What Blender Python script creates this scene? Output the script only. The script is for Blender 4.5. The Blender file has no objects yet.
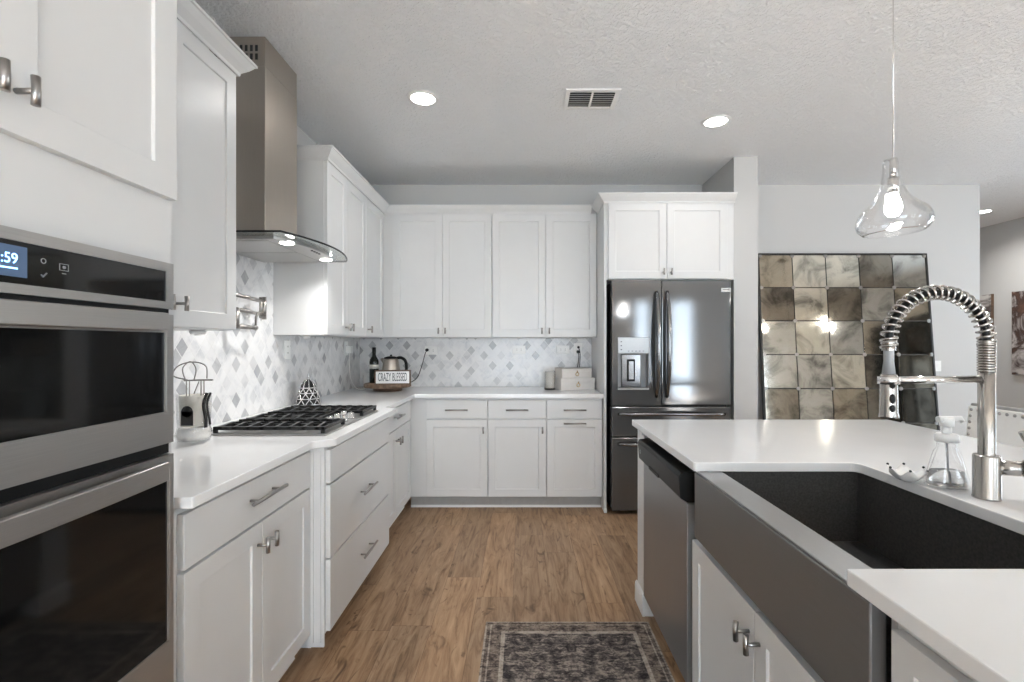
import bpy, bmesh, math, random
from mathutils import Vector, Matrix
random.seed(7)
S = bpy.context.scene
C = S.collection
PI = math.pi

# ---------------------------------------------------------------- camera
cam = bpy.data.cameras.new('camera')
cam.sensor_width = 36.0
cam.lens = 475.8 / 1024 * 36.0
cam.shift_x = -10.7 / 1024
cam.shift_y = 2.8 / 1024
cam.clip_start = 0.02
cam_o = bpy.data.objects.new('camera', cam)
C.objects.link(cam_o)
cam_o.location = (0, 0, 1.303)
cam_o.rotation_euler = (PI / 2, 0, 0)
S.camera = cam_o

# ---------------------------------------------------------------- world, big lights, exposure
W = bpy.data.worlds.new('daylight')
S.world = W
W.use_nodes = True
bg = W.node_tree.nodes['Background']
_g = W.node_tree.nodes.new('ShaderNodeTexCoord'); _x = W.node_tree.nodes.new('ShaderNodeSeparateXYZ')
_r = W.node_tree.nodes.new('ShaderNodeValToRGB')                 # unseen ground brightened as pale paving to lift the ceiling, sky above
W.node_tree.links.new(_g.outputs['Generated'], _x.inputs[0]); W.node_tree.links.new(_x.outputs[2], _r.inputs[0])
_r.color_ramp.elements[0].position = 0.0; _r.color_ramp.elements[0].color = (0.47, 0.54, 0.60, 1)
_r.color_ramp.elements[1].position = 0.04; _r.color_ramp.elements[1].color = (0.40, 0.46, 0.515, 1)
W.node_tree.links.new(_r.outputs[0], bg.inputs['Color'])
bg.inputs['Strength'].default_value = 9.6
S.view_settings.view_transform = 'Standard'
S.view_settings.look = 'None'
S.view_settings.gamma = 1.0
S.view_settings.use_curve_mapping = False
S.view_settings.exposure = 0.97
S.cycles.use_denoising = True
S.cycles.max_bounces = 10
S.cycles.diffuse_bounces = 6
S.cycles.glossy_bounces = 5
S.cycles.transmission_bounces = 8
S.cycles.sample_clamp_indirect = 8
S.cycles.caustics_refractive = False
S.cycles.caustics_reflective = False

def area(name, loc, rot, sx, sy, power, color=(1, 1, 1), spread=PI, shape='RECTANGLE'):
    l = bpy.data.lights.new(name, 'AREA')
    l.shape = shape; l.size = sx; l.size_y = sy
    l.energy = power; l.color = color; l.spread = spread
    o = bpy.data.objects.new(name, l); C.objects.link(o)
    o.location = loc; o.rotation_euler = rot
    return o
# unseen window openings, added for daylight, behind the camera and on the right wall
WIN_REAR = [(-0.9, 1.3, 0.0, 2.35), (2.7, 3.05, 0.0, 2.35), (3.55, 4.1, 0.0, 2.35)]      # x0,x1,z0,z1 in the rear wall; narrow ones shaped to streak the fridge
WIN_RIGHT = [(-3.8, -2.9, 0.0, 2.35), (2.1, 3.2, 0.2, 2.3)]    # y0,y1,z0,z1 in the wall x = 5.72
YR, XR, XL, YB, HC = -4.2, 5.72, -1.49, 4.33, 2.75
for (a, b, c, d) in WIN_REAR:
    _p = area('added_window_portal', ((a + b) / 2, YR - 0.02, (c + d) / 2), (PI / 2, 0, PI), b - a, d - c, 1, (1, 1, 1)); _p.data.cycles.is_portal = True
for (a, b, c, d) in WIN_RIGHT:
    _p = area('added_window_portal', (XR + 0.02, (a + b) / 2, (c + d) / 2), (PI / 2, 0, PI / 2), b - a, d - c, 1, (1, 1, 1)); _p.data.cycles.is_portal = True

sun_d = bpy.data.lights.new('sun', 'SUN'); sun_d.energy = 118; sun_d.angle = math.radians(1.0); sun_d.color = (0.66, 0.86, 1.12)
sun = bpy.data.objects.new('sun', sun_d); C.objects.link(sun); sun.location = (2, -9, 6)
sun.rotation_euler = (math.radians(46), 0, math.radians(-8))      # added sun; its bounce off the unseen rear floor lifts the ceiling

# ---------------------------------------------------------------- material helpers
class NT:
    def __init__(s, name):
        s.m = bpy.data.materials.new(name); s.m.use_nodes = True
        s.t = s.m.node_tree; s.b = s.t.nodes['Principled BSDF']
    def n(s, typ, **kw):
        x = s.t.nodes.new(typ)
        for k, v in kw.items(): setattr(x, k, v)
        return x
    def l(s, a, b): s.t.links.new(a, b)
    def setin(s, node, i, v):
        if v is None: return
        if hasattr(v, 'is_output') or isinstance(v, bpy.types.NodeSocket): s.l(v, node.inputs[i])
        else: node.inputs[i].default_value = v
    def math(s, op, a, b=None, c=None):
        x = s.n('ShaderNodeMath', operation=op)
        s.setin(x, 0, a); s.setin(x, 1, b); s.setin(x, 2, c)
        return x.outputs[0]
    def pos(s):
        g = s.n('ShaderNodeNewGeometry'); x = s.n('ShaderNodeSeparateXYZ'); s.l(g.outputs['Position'], x.inputs[0])
        return g.outputs['Position'], x.outputs[0], x.outputs[1], x.outputs[2]
    def comb(s, x, y, z):
        c = s.n('ShaderNodeCombineXYZ'); s.setin(c, 0, x); s.setin(c, 1, y); s.setin(c, 2, z); return c.outputs[0]
    def noise(s, vec, scale, detail=3, rough=0.5, dist=0.0):
        x = s.n('ShaderNodeTexNoise'); s.l(vec, x.inputs['Vector'])
        x.inputs['Scale'].default_value = scale; x.inputs['Detail'].default_value = detail
        x.inputs['Roughness'].default_value = rough; x.inputs['Distortion'].default_value = dist
        return x.outputs['Fac']
    def white(s, vec):
        x = s.n('ShaderNodeTexWhiteNoise', noise_dimensions='3D'); s.l(vec, x.inputs['Vector']); return x.outputs['Value']
    def ramp(s, fac, stops, interp='LINEAR'):
        x = s.n('ShaderNodeValToRGB'); x.color_ramp.interpolation = interp
        e = x.color_ramp.elements
        while len(e) > 1: e.remove(e[-1])
        e[0].position = stops[0][0]; e[0].color = (*stops[0][1], 1)
        for p, c in stops[1:]:
            q = e.new(p); q.color = (*c, 1)
        s.l(fac, x.inputs[0]); return x.outputs[0]
    def mix(s, f, a, b, blend='MIX'):
        x = s.n('ShaderNodeMix', data_type='RGBA', blend_type=blend)
        s.setin(x, 0, f)
        for i, v in ((6, a), (7, b)):
            if isinstance(v, tuple): v = (*v[:3], 1)
            s.setin(x, i, v)
        return x.outputs[2]
    def bump(s, h, strength, dist):
        x = s.n('ShaderNodeBump'); x.inputs['Strength'].default_value = strength; x.inputs['Distance'].default_value = dist
        s.l(h, x.inputs['Height']); s.l(x.outputs[0], s.b.inputs['Normal'])

def lin(r, g, b):
    f = lambda c: (c / 255 / 12.92) if c / 255 <= 0.04045 else ((c / 255 + 0.055) / 1.055) ** 2.4
    return (f(r), f(g), f(b))

def mat(name, col, rough=0.4, metal=0.0, noise=0.0, nscale=30, **kw):
    t = NT(name); b = t.b
    b.inputs['Base Color'].default_value = (*col, 1)
    b.inputs['Roughness'].default_value = rough
    b.inputs['Metallic'].default_value = metal
    for k, v in kw.items():
        b.inputs[k].default_value = v
    g = t.n('ShaderNodeTexCoord')
    nz = t.noise(g.outputs['Object'], nscale, 3)
    lo = tuple(c * (1 - noise) for c in col); hi = tuple(min(1, c * (1 + noise)) for c in col)
    t.l(t.ramp(nz, [(0.3, lo), (0.7, hi)]), b.inputs['Base Color'])
    return t.m

def brushed(name, col, rough, axis, amount=0.1, metal=1.0, scale=1.0):
    """brushed metal, grain running along one axis of world space"""
    t = NT(name); p, x, y, z = t.pos()
    k = 700.0 * scale; q = 8.0 * scale
    v = {'x': t.comb(t.math('MULTIPLY', x, q), t.math('MULTIPLY', y, k), t.math('MULTIPLY', z, k)),
         'y': t.comb(t.math('MULTIPLY', x, k), t.math('MULTIPLY', y, q), t.math('MULTIPLY', z, k)),
         'z': t.comb(t.math('MULTIPLY', x, k), t.math('MULTIPLY', y, k), t.math('MULTIPLY', z, q))}[axis]
    n = t.noise(v, 1.0, 2)
    amount *= 0.4
    lo = tuple(c * (1 - amount) for c in col); hi = tuple(min(1, c * (1 + amount)) for c in col)
    t.l(t.ramp(n, [(0.3, lo), (0.7, hi)]), t.b.inputs['Base Color'])
    r = t.math('MULTIPLY_ADD', n, 0.06, rough - 0.03); t.l(r, t.b.inputs['Roughness'])
    t.b.inputs['Metallic'].default_value = metal
    return t.m

M = {}
M['paint'] = mat('cabinet_white_paint', (0.660, 0.666, 0.668), 0.32, noise=0.012, nscale=6)
M['toe_grey'] = mat('toe_board_grey', (0.42, 0.415, 0.405), 0.5, noise=0.04)  # one even grey, darker than the cabinet fronts
M['trim'] = mat('trim_white_paint', (0.80, 0.80, 0.79), 0.35, noise=0.01)
M['nickel'] = brushed('brushed_nickel', (0.36, 0.345, 0.33), 0.30, 'z', 0.12)
M['steel'] = brushed('brushed_stainless_steel', (0.43, 0.42, 0.41), 0.30, 'y', 0.10, 0.8)
M['steel_z'] = brushed('brushed_stainless_upright', (0.48, 0.43, 0.375), 0.32, 'z', 0.10, 0.85)
M['faucet'] = brushed('brushed_faucet_nickel', (0.42, 0.40, 0.375), 0.24, 'z', 0.10)
M['fridge'] = brushed('dark_stainless_fridge', (0.16, 0.163, 0.167), 0.085, 'x', 0.06, 0.72)
M['fridge_h'] = brushed('polished_dark_steel', (0.24, 0.24, 0.245), 0.14, 'z', 0.04)
M['panel_silver'] = mat('satin_silver_panel', (0.36, 0.37, 0.38), 0.3, 0.6, noise=0.02)
M['dw'] = brushed('dark_stainless_dishwasher', (0.27, 0.27, 0.275), 0.32, 'z', 0.10, 0.65)
M['gunmetal'] = brushed('gunmetal_sink_front', (0.20, 0.198, 0.20), 0.36, 'y', 0.10, 0.6)
M['rim_sheen'] = brushed('gunmetal_rim_sheen', (0.42, 0.42, 0.42), 0.30, 'y', 0.10, 0.9)  # paler copy of the apron gunmetal, glancing reflections put into its colour
M['basin'] = mat('black_composite_basin', (0.055, 0.053, 0.051), 0.30, noise=0.35, nscale=160)
M['blackglass'] = mat('black_oven_glass', (0.006, 0.006, 0.006), 0.06, noise=0.05)
M['black'] = mat('black_plastic', (0.008, 0.008, 0.008), 0.38, noise=0.1, **{'Specular IOR Level': 0.22})
M['iron'] = mat('black_cast_iron', (0.012, 0.012, 0.012), 0.42, noise=0.3, nscale=200)
M['dark_gap'] = mat('dark_recess_lining', (0.03, 0.03, 0.03), 0.7, noise=0.1)
M['white_plastic'] = mat('white_plastic', (0.80, 0.80, 0.79), 0.3, noise=0.01)
M['grey_plastic'] = mat('grey_plastic', (0.30, 0.31, 0.32), 0.4, noise=0.03)
M['ceramic'] = mat('white_glazed_ceramic', (0.84, 0.83, 0.81), 0.12, noise=0.015)
M['silver'] = mat('polished_silver', (0.75, 0.74, 0.73), 0.12, 1.0, noise=0.03)
M['gold'] = mat('gold_metal', (0.75, 0.52, 0.22), 0.25, 1.0, noise=0.05)
M['wood_dark'] = mat('dark_stained_wood', (0.11, 0.065, 0.04), 0.5, noise=0.35, nscale=40)
M['wood_board'] = mat('rustic_wood_slab', (0.17, 0.11, 0.07), 0.55, noise=0.4, nscale=35)
M['leather'] = mat('ivory_upholstery', (0.78, 0.77, 0.75), 0.55, noise=0.02)
M['wood_grey'] = mat('weathered_grey_wood', (0.30, 0.30, 0.295), 0.6, noise=0.15)
M['boxwhite'] = mat('ivory_lacquer', (0.74, 0.71, 0.68), 0.4, noise=0.02)
M['candle'] = mat('candle_wax', (0.80, 0.77, 0.72), 0.5, noise=0.02)
M['frame_black'] = mat('black_painted_frame', (0.012, 0.011, 0.010), 0.35, noise=0.1)
M['soap'] = mat('clear_soap', (0.85, 0.86, 0.86), 0.08, noise=0.01, **{'Transmission Weight': 0.8, 'IOR': 1.2})
M['salt'] = mat('white_salt_crystals', (0.85, 0.84, 0.82), 0.8, noise=0.08, nscale=250)
M['letters'] = mat('slate_letter_paint', (0.06, 0.07, 0.09), 0.6, noise=0.1)
M['bottle'] = mat('dark_bottle_glass', (0.008, 0.010, 0.006), 0.06, noise=0.1)
M['paper'] = mat('pale_label_paper', (0.70, 0.68, 0.62), 0.7, noise=0.03)

def glass(name, col=(1, 1, 1), rough=0.0, ior=1.45):
    t = NT(name)
    g = t.n('ShaderNodeTexCoord'); nz = t.noise(g.outputs['Object'], 3.0, 1)
    tr = t.n('ShaderNodeBsdfTransparent'); gl = t.n('ShaderNodeBsdfGlossy'); gl.inputs['Roughness'].default_value = rough + 0.02
    t.l(t.ramp(nz, [(0, tuple(c * 0.99 for c in col)), (1, col)]), tr.inputs['Color'])
    fr = t.n('ShaderNodeLayerWeight'); fr.inputs['Blend'].default_value = 0.5
    ff = t.math('MULTIPLY_ADD', t.math('POWER', fr.outputs['Facing'], 3.0), 0.75, 0.04)
    mx = t.n('ShaderNodeMixShader'); t.l(ff, mx.inputs[0]); t.l(tr.outputs[0], mx.inputs[1]); t.l(gl.outputs[0], mx.inputs[2])
    t.l(mx.outputs[0], t.t.nodes['Material Output'].inputs['Surface'])
    t.t.nodes.remove(t.b)
    return t.m
M['glass'] = glass('clear_glass')
M['glass_g'] = glass('hood_canopy_glass', (0.88, 0.92, 0.91))

def emit(name, col, strength):
    t = NT(name)
    t.b.inputs['Base Color'].default_value = (*col, 1)
    t.b.inputs['Emission Color'].default_value = (*col, 1)
    t.b.inputs['Emission Strength'].default_value = strength
    return t.m
M['lamp'] = emit('lit_lamp_lens', (1.0, 0.98, 0.95), 12)
M['bulb'] = emit('lit_bulb', (1.0, 0.95, 0.88), 18)
M['bulb_small'] = emit('lit_chandelier_bulb', (1.0, 0.95, 0.86), 9)
M['digits'] = emit('lit_blue_digits', (0.25, 0.55, 1.0), 2.2)
M['screen'] = emit('lit_dim_display', (0.05, 0.085, 0.15), 0.35)

def mk_wall(name, col):
    t = NT(name); p, x, y, z = t.pos()
    n = t.noise(p, 60, 3)
    t.l(t.ramp(t.noise(p, 1.5, 2), [(0.2, tuple(c * 0.985 for c in col)), (0.8, col)]), t.b.inputs['Base Color'])
    t.b.inputs['Roughness'].default_value = 0.7
    t.bump(n, 0.12, 0.003); return t.m
M['wall'] = mk_wall('pale_grey_wall_paint', (0.53, 0.53, 0.525))
def mk_ceiling():
    t = NT('textured_ceiling_paint'); p, x, y, z = t.pos()
    a = t.noise(p, 42, 4, 0.6, 0.6); b = t.noise(p, 110, 2)
    h = t.math('ADD', t.ramp(a, [(0.42, (0, 0, 0)), (0.60, (1, 1, 1))]), t.math('MULTIPLY', b, 0.4))
    t.l(t.ramp(t.noise(p, 2, 2), [(0.2, (0.835, 0.85, 0.865)), (0.8, (0.865, 0.88, 0.895))]), t.b.inputs['Base Color'])
    t.b.inputs['Roughness'].default_value = 0.85
    t.bump(h, 0.8, 0.008); return t.m
M['ceiling'] = mk_ceiling()

def mk_quartz():
    t = NT('white_quartz'); p, x, y, z = t.pos()
    t.l(t.ramp(t.noise(p, 5, 4), [(0.3, (0.785, 0.79, 0.795)), (0.7, (0.815, 0.82, 0.825))]), t.b.inputs['Base Color'])
    t.b.inputs['Roughness'].default_value = 0.13
    return t.m
M['quartz'] = mk_quartz()

def mk_floor():
    t = NT('oak_plank_floor'); p, x, y, z = t.pos()
    w, L = 0.185, 1.22
    fx = t.math('DIVIDE', t.math('ADD', x, 20.03), w)
    row = t.math('FLOOR', fx); fu = t.math('FRACT', fx)
    off = t.white(t.comb(row, 3.7, 1.1))
    fy = t.math('ADD', t.math('DIVIDE', t.math('ADD', y, 20.0), L), t.math('MULTIPLY', off, 7.0))
    col = t.math('FLOOR', fy); fv = t.math('FRACT', fy)
    rnd = t.white(t.comb(row, col, 0.5))
    # grain stretched along the plank, shifted per plank
    gv = t.comb(t.math('MULTIPLY', x, 9.0), t.math('MULTIPLY', y, 1.1), t.math('MULTIPLY', rnd, 37.0))
    g1 = t.noise(gv, 2.4, 5, 0.62, 1.6)
    gv2 = t.comb(t.math('MULTIPLY', x, 60.0), t.math('MULTIPLY', y, 2.5), t.math('MULTIPLY', rnd, 11.0))
    g2 = t.noise(gv2, 2.0, 4, 0.6, 0.3)
    gv3 = t.comb(t.math('MULTIPLY', x, 5.0), t.math('MULTIPLY', y, 2.2), t.math('MULTIPLY', rnd, 23.0))
    kn = t.noise(gv3, 2.2, 3, 0.5, 2.2)
    base = t.ramp(g1, [(0.28, lin(112, 86, 63)), (0.44, lin(152, 122, 94)), (0.60, lin(172, 143, 114)), (0.8, lin(188, 161, 132))])
    fine = t.ramp(g2, [(0.3, (0.82, 0.81, 0.80)), (0.55, (1, 1, 1))])
    c = t.mix(0.8, base, fine, 'MULTIPLY')
    knots = t.ramp(kn, [(0.29, (0.36, 0.32, 0.29)), (0.34, (0.75, 0.72, 0.70)), (0.40, (1, 1, 1))])
    c = t.mix(0.85, c, knots, 'MULTIPLY')
    tone = t.ramp(rnd, [(0.0, (0.80, 0.79, 0.78)), (0.5, (0.97, 0.97, 0.97)), (1.0, (1.06, 1.03, 0.99))])
    c = t.mix(1.0, c, tone, 'MULTIPLY')
    ex = t.math('MINIMUM', fu, t.math('SUBTRACT', 1.0, fu)); ey = t.math('MINIMUM', fv, t.math('SUBTRACT', 1.0, fv))
    gap = t.math('MINIMUM', t.math('MULTIPLY', ex, w), t.math('MULTIPLY', ey, L))
    gm = t.ramp(t.math('MULTIPLY', gap, 300), [(0.0, (0.45, 0.4, 0.36)), (0.5, (1, 1, 1))])
    c = t.mix(1.0, c, gm, 'MULTIPLY')
    t.l(c, t.b.inputs['Base Color'])
    t.b.inputs['Roughness'].default_value = 0.42
    t.b.inputs['Specular IOR Level'].default_value = 0.35
    t.bump(t.math('ADD', g2, t.math('MULTIPLY', gm, 1.0)), 0.15, 0.002)
    return t.m
M['floor'] = mk_floor()

def mk_tile(name, horiz):
    t = NT(name); p, x, y, z = t.pos()
    a = x if horiz == 'x' else y
    w, h = 0.078, 0.092
    u = t.math('ADD', t.math('DIVIDE', a, w), t.math('DIVIDE', z, h))
    v = t.math('SUBTRACT', t.math('DIVIDE', a, w), t.math('DIVIDE', z, h))
    cu, cv = t.math('FLOOR', u), t.math('FLOOR', v)
    r = t.white(t.comb(cu, cv, 2.3)); r2 = t.white(t.comb(cu, cv, 9.1))
    cloud = t.noise(p, 11, 4, 0.6, 0.8)
    marble = t.ramp(cloud, [(0.30, (0.60, 0.61, 0.63)), (0.5, (0.76, 0.76, 0.765)), (0.7, (0.80, 0.80, 0.80))])
    grey = t.ramp(cloud, [(0.3, (0.36, 0.365, 0.38)), (0.7, (0.50, 0.505, 0.52))])
    par = t.math('MULTIPLY', t.math('LESS_THAN', t.math('MODULO', t.math('ADD', cu, 400.0), 2.0), 0.5), t.math('LESS_THAN', t.math('MODULO', t.math('ADD', cv, 400.0), 2.0), 0.5))
    sel = t.ramp(r, [(0.0, (1, 1, 1)), (0.22, (0.75, 0.75, 0.75)), (0.40, (0.45, 0.45, 0.45)), (0.62, (0.2, 0.2, 0.2)), (0.8, (0, 0, 0))], 'CONSTANT')
    sel = t.math('MULTIPLY', t.math('MAXIMUM', par, t.math('LESS_THAN', r2, 0.04)), sel)
    c = t.mix(sel, marble, grey)
    tone = t.ramp(r2, [(0, (0.93, 0.93, 0.935)), (1, (1, 1, 1))])
    c = t.mix(1.0, c, tone, 'MULTIPLY')
    fu, fv = t.math('FRACT', u), t.math('FRACT', v)
    e = t.math('MINIMUM', t.math('MINIMUM', fu, t.math('SUBTRACT', 1.0, fu)), t.math('MINIMUM', fv, t.math('SUBTRACT', 1.0, fv)))
    g = t.ramp(t.math('MULTIPLY', e, 10), [(0.2, (0, 0, 0)), (0.45, (1, 1, 1))])
    c = t.mix(g, (0.74, 0.74, 0.735), c)
    t.l(c, t.b.inputs['Base Color'])
    t.b.inputs['Roughness'].default_value = 0.22
    t.bump(g, 0.25, 0.0015)
    return t.m
M['tile_x'] = mk_tile('diamond_marble_tile_back', 'x')
M['tile_y'] = mk_tile('diamond_marble_tile_left', 'y')

def mk_rug():
    t = NT('faded_woven_rug'); p, x, y, z = t.pos()
    X0, X1, Y1 = -0.171, 0.585, 2.217
    xc = t.math('SUBTRACT', x, (X0 + X1) / 2)
    dx = t.math('SUBTRACT', (X1 - X0) / 2, t.math('ABSOLUTE', xc))
    dy = t.math('SUBTRACT', Y1, y)
    d = t.math('MINIMUM', dx, dy)                       # distance from the edge
    px = t.math('ABSOLUTE', xc)
    vec = t.comb(px, y, 0.0)
    m1 = t.noise(vec, 34, 4, 0.7, 1.2)
    m2 = t.noise(t.comb(t.math('MULTIPLY', px, 55), t.math('MULTIPLY', y, 110), 0.0), 1.0, 3, 0.7)
    m3 = t.noise(t.comb(t.math('MULTIPLY', x, 14), t.math('MULTIPLY', y, 60), 0.0), 1.0, 4, 0.6)
    vo = t.n('ShaderNodeTexVoronoi'); t.l(vec, vo.inputs['Vector']); vo.inputs['Scale'].default_value = 22
    v = t.math('ADD', t.math('MULTIPLY', m1, 0.45), t.math('ADD', t.math('MULTIPLY', m2, 0.35), t.math('MULTIPLY', m3, 0.30)))
    v = t.math('ADD', v, t.math('MULTIPLY', t.math('SUBTRACT', vo.outputs['Distance'], 0.4), 0.12))
    field = t.ramp(v, [(0.42, lin(42, 39, 40)), (0.51, lin(70, 65, 65)), (0.58, lin(104, 97, 93)), (0.66, lin(160, 149, 140))])
    bord = t.ramp(v, [(0.42, lin(52, 46, 45)), (0.52, lin(88, 79, 75)), (0.64, lin(150, 137, 126))])
    lightb = t.ramp(v, [(0.42, lin(80, 73, 70)), (0.55, lin(168, 157, 146)), (0.64, lin(190, 180, 168))])
    zone = t.ramp(t.math('MULTIPLY', d, 4.0), [(0.0, (1, 1, 1)), (0.032, (0, 0, 0)), (0.09, (1, 1, 1)), (0.12, (0, 0, 0)), (0.30, (1, 1, 1)), (0.37, (0, 0, 0))], 'CONSTANT')
    inner = t.ramp(t.math('MULTIPLY', d, 4.0), [(0.0, (0, 0, 0)), (0.37, (1, 1, 1))], 'CONSTANT')
    c = t.mix(inner, bord, field); c = t.mix(t.math('MULTIPLY', zone, 0.85), c, lightb)
    t.l(c, t.b.inputs['Base Color']); t.b.inputs['Roughness'].default_value = 0.95
    t.b.inputs['Specular IOR Level'].default_value = 0.1
    t.bump(m2, 0.5, 0.002)
    return t.m
M['rug'] = mk_rug()

def mk_antique(name, tint, k):
    t = NT(name); p, x, y, z = t.pos()
    n = t.noise(t.comb(x, t.math('ADD', y, k * 3.3), z), 4.5, 5, 0.62, 0.7)
    dk = tuple(c * 0.38 for c in tint)
    t.l(t.ramp(n, [(0.34, dk), (0.53, tint), (0.75, tuple(min(1, c * 1.15) for c in tint))]), t.b.inputs['Base Color'])
    t.b.inputs['Metallic'].default_value = 1.0
    t.l(t.math('MULTIPLY_ADD', t.noise(p, 25, 3), 0.14, 0.0), t.b.inputs['Roughness'])
    return t.m
AN = [mk_antique('antiqued_mirror_glass_%s' % n, c, i) for i, (n, c) in enumerate([
    ('amber', (0.42, 0.37, 0.29)), ('pale', (0.66, 0.63, 0.54)), ('smoky', (0.25, 0.225, 0.185)), ('silvered', (0.50, 0.49, 0.45))])]

def mk_art(name, seed, cols):
    t = NT(name); p, x, y, z = t.pos()
    n = t.noise(t.comb(x, t.math('ADD', y, seed), z), 3.2, 5, 0.65, 1.2)
    t.l(t.ramp(n, [(0.25 + 0.12 * i, c) for i, c in enumerate(cols)]), t.b.inputs['Base Color'])
    t.b.inputs['Roughness'].default_value = 0.6
    return t.m

# ---------------------------------------------------------------- mesh helpers
class MB:
    def __init__(s): s.v = []; s.f = []; s.sm = []
    def add(s, vs, fs, smooth=False):
        k = len(s.v); s.v += [tuple(v) for v in vs]
        s.f += [tuple(i + k for i in f) for f in fs]; s.sm += [smooth] * len(fs); return s
    def box(s, x0, x1, y0, y1, z0, z1):
        vs = [(x, y, z) for z in (z0, z1) for y in (y0, y1) for x in (x0, x1)]
        return s.add(vs, [(0, 2, 3, 1), (4, 5, 7, 6), (0, 1, 5, 4), (2, 6, 7, 3), (0, 4, 6, 2), (1, 3, 7, 5)])
    def prism(s, pts, z0, z1, holes=False):
        n = len(pts)
        a = sum(pts[i][0] * pts[(i + 1) % n][1] - pts[(i + 1) % n][0] * pts[i][1] for i in range(n))
        if a < 0: pts = pts[::-1]
        vs = [(p[0], p[1], z0) for p in pts] + [(p[0], p[1], z1) for p in pts]
        fs = [tuple(range(n))[::-1], tuple(range(n, 2 * n))] + [(i, (i + 1) % n, (i + 1) % n + n, i + n) for i in range(n)]
        return s.add(vs, fs)
    def extr(s, prof, axis, a, b):
        """profile of (p,q) extruded along axis: 'x' -> (p,q)=(y,z); 'y' -> (x,z)"""
        n = len(prof)
        mk = (lambda t, p: (t, p[0], p[1])) if axis == 'x' else (lambda t, p: (p[0], t, p[1]))
        vs = [mk(a, p) for p in prof] + [mk(b, p) for p in prof]
        return s.add(vs, [tuple(range(n)), tuple(range(n, 2 * n))[::-1]] + [(i, i + n, (i + 1) % n + n, (i + 1) % n) for i in range(n)])
    def tube(s, pts, r, seg=10, caps=True, smooth=True):
        pts = [Vector(p) for p in pts]; n = len(pts)
        rr = r if isinstance(r, (list, tuple)) else [r] * n
        tan = []
        for i in range(n):
            d = pts[min(i + 1, n - 1)] - pts[max(i - 1, 0)]; tan.append(d.normalized())
        up = Vector((0, 0, 1)) if abs(tan[0].z) < 0.9 else Vector((1, 0, 0))
        nx = tan[0].cross(up).normalized(); vs = []; fs = []
        for i in range(n):
            nx = (nx - tan[i] * nx.dot(tan[i])).normalized(); ny = tan[i].cross(nx)
            for k in range(seg):
                a = 2 * PI * k / seg; vs.append(pts[i] + (nx * math.cos(a) + ny * math.sin(a)) * rr[i])
        for i in range(n - 1):
            for k in range(seg):
                k2 = (k + 1) % seg
                fs.append((i * seg + k, i * seg + k2, (i + 1) * seg + k2, (i + 1) * seg + k))
        s.add(vs, fs, smooth)
        if caps:
            s.add(vs[:seg], [tuple(range(seg))[::-1]]); s.add(vs[-seg:], [tuple(range(seg))])
        return s
    def lathe(s, prof, c=(0, 0, 0), seg=32, smooth=True, close=False):
        vs = []; fs = []; n = len(prof)
        for (r, z) in prof:
            for k in range(seg):
                a = 2 * PI * k / seg; vs.append((c[0] + max(r, 1e-5) * math.cos(a), c[1] + max(r, 1e-5) * math.sin(a), c[2] + z))
        m = n if close else n - 1
        for i in range(m):
            j = (i + 1) % n
            for k in range(seg):
                k2 = (k + 1) % seg
                fs.append((i * seg + k, i * seg + k2, j * seg + k2, j * seg + k))
        return s.add(vs, fs, smooth)
    def ball(s, c, r, seg=12, sz=1.0):
        return s.lathe([(r * math.sin(PI * i / 8), -r * sz * math.cos(PI * i / 8)) for i in range(9)], c, seg)
    def build(s, name, m, parent=None, bevel=0.0, seg=2, kind=None, fix=True):
        me = bpy.data.meshes.new(name); me.from_pydata(s.v, [], s.f)
        for p, q in zip(me.polygons, s.sm): p.use_smooth = q
        me.materials.append(m)
        if fix:
            b = bmesh.new(); b.from_mesh(me); bmesh.ops.remove_doubles(b, verts=b.verts, dist=1e-6)
            bmesh.ops.recalc_face_normals(b, faces=b.faces); b.to_mesh(me); b.free()
        o = bpy.data.objects.new(name, me); C.objects.link(o)
        if bevel:
            q = o.modifiers.new('edge', 'BEVEL'); q.width = bevel; q.segments = seg; q.limit_method = 'ANGLE'; q.angle_limit = math.radians(40)
        if parent: o.parent = parent
        if kind: o['kind'] = kind
        return o

def thing(name, label, cat, loc=(0, 0, 0), rz=0, group=None):
    o = bpy.data.objects.new(name, None); o.empty_display_size = 0.05; C.objects.link(o)
    o.location = loc; o.rotation_euler = (0, 0, rz)
    o['label'] = label; o['category'] = cat
    if group: o['group'] = group
    return o
def tag(o, label, cat, group=None):
    o['label'] = label; o['category'] = cat
    if group: o['group'] = group
    return o
def struct(name, mb, m, **k):
    o = mb.build(name, m, **k); o['kind'] = 'structure'; return o
def dup(root, loc, rz, label=None, group=None):
    r = root.copy(); C.objects.link(r); r.location = loc; r.rotation_euler = (0, 0, rz)
    if label: r['label'] = label
    if group: r['group'] = group
    for ch in list(root.children):
        c = ch.copy(); C.objects.link(c); c.parent = r
        for g in list(ch.children):
            d = g.copy(); C.objects.link(d); d.parent = c
    return r
def text(name, s, size, m, parent, mw, ext=0.0008, xs=1.0, bold=0.0):
    cu = bpy.data.curves.new(name, 'FONT'); cu.body = s; cu.size = size; cu.extrude = ext; cu.align_x = 'CENTER'; cu.align_y = 'CENTER'
    cu.offset = bold
    to = bpy.data.objects.new('tmp', cu); C.objects.link(to)
    bpy.context.view_layer.update()
    me = bpy.data.meshes.new_from_object(to.evaluated_get(bpy.context.evaluated_depsgraph_get()))
    bpy.data.objects.remove(to); bpy.data.curves.remove(cu)
    me.transform(mw @ Matrix.Diagonal((xs, 1, 1, 1)))
    me.materials.clear(); me.materials.append(m)
    o = bpy.data.objects.new(name, me); C.objects.link(o)
    if parent: o.parent = parent
    return o
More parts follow.
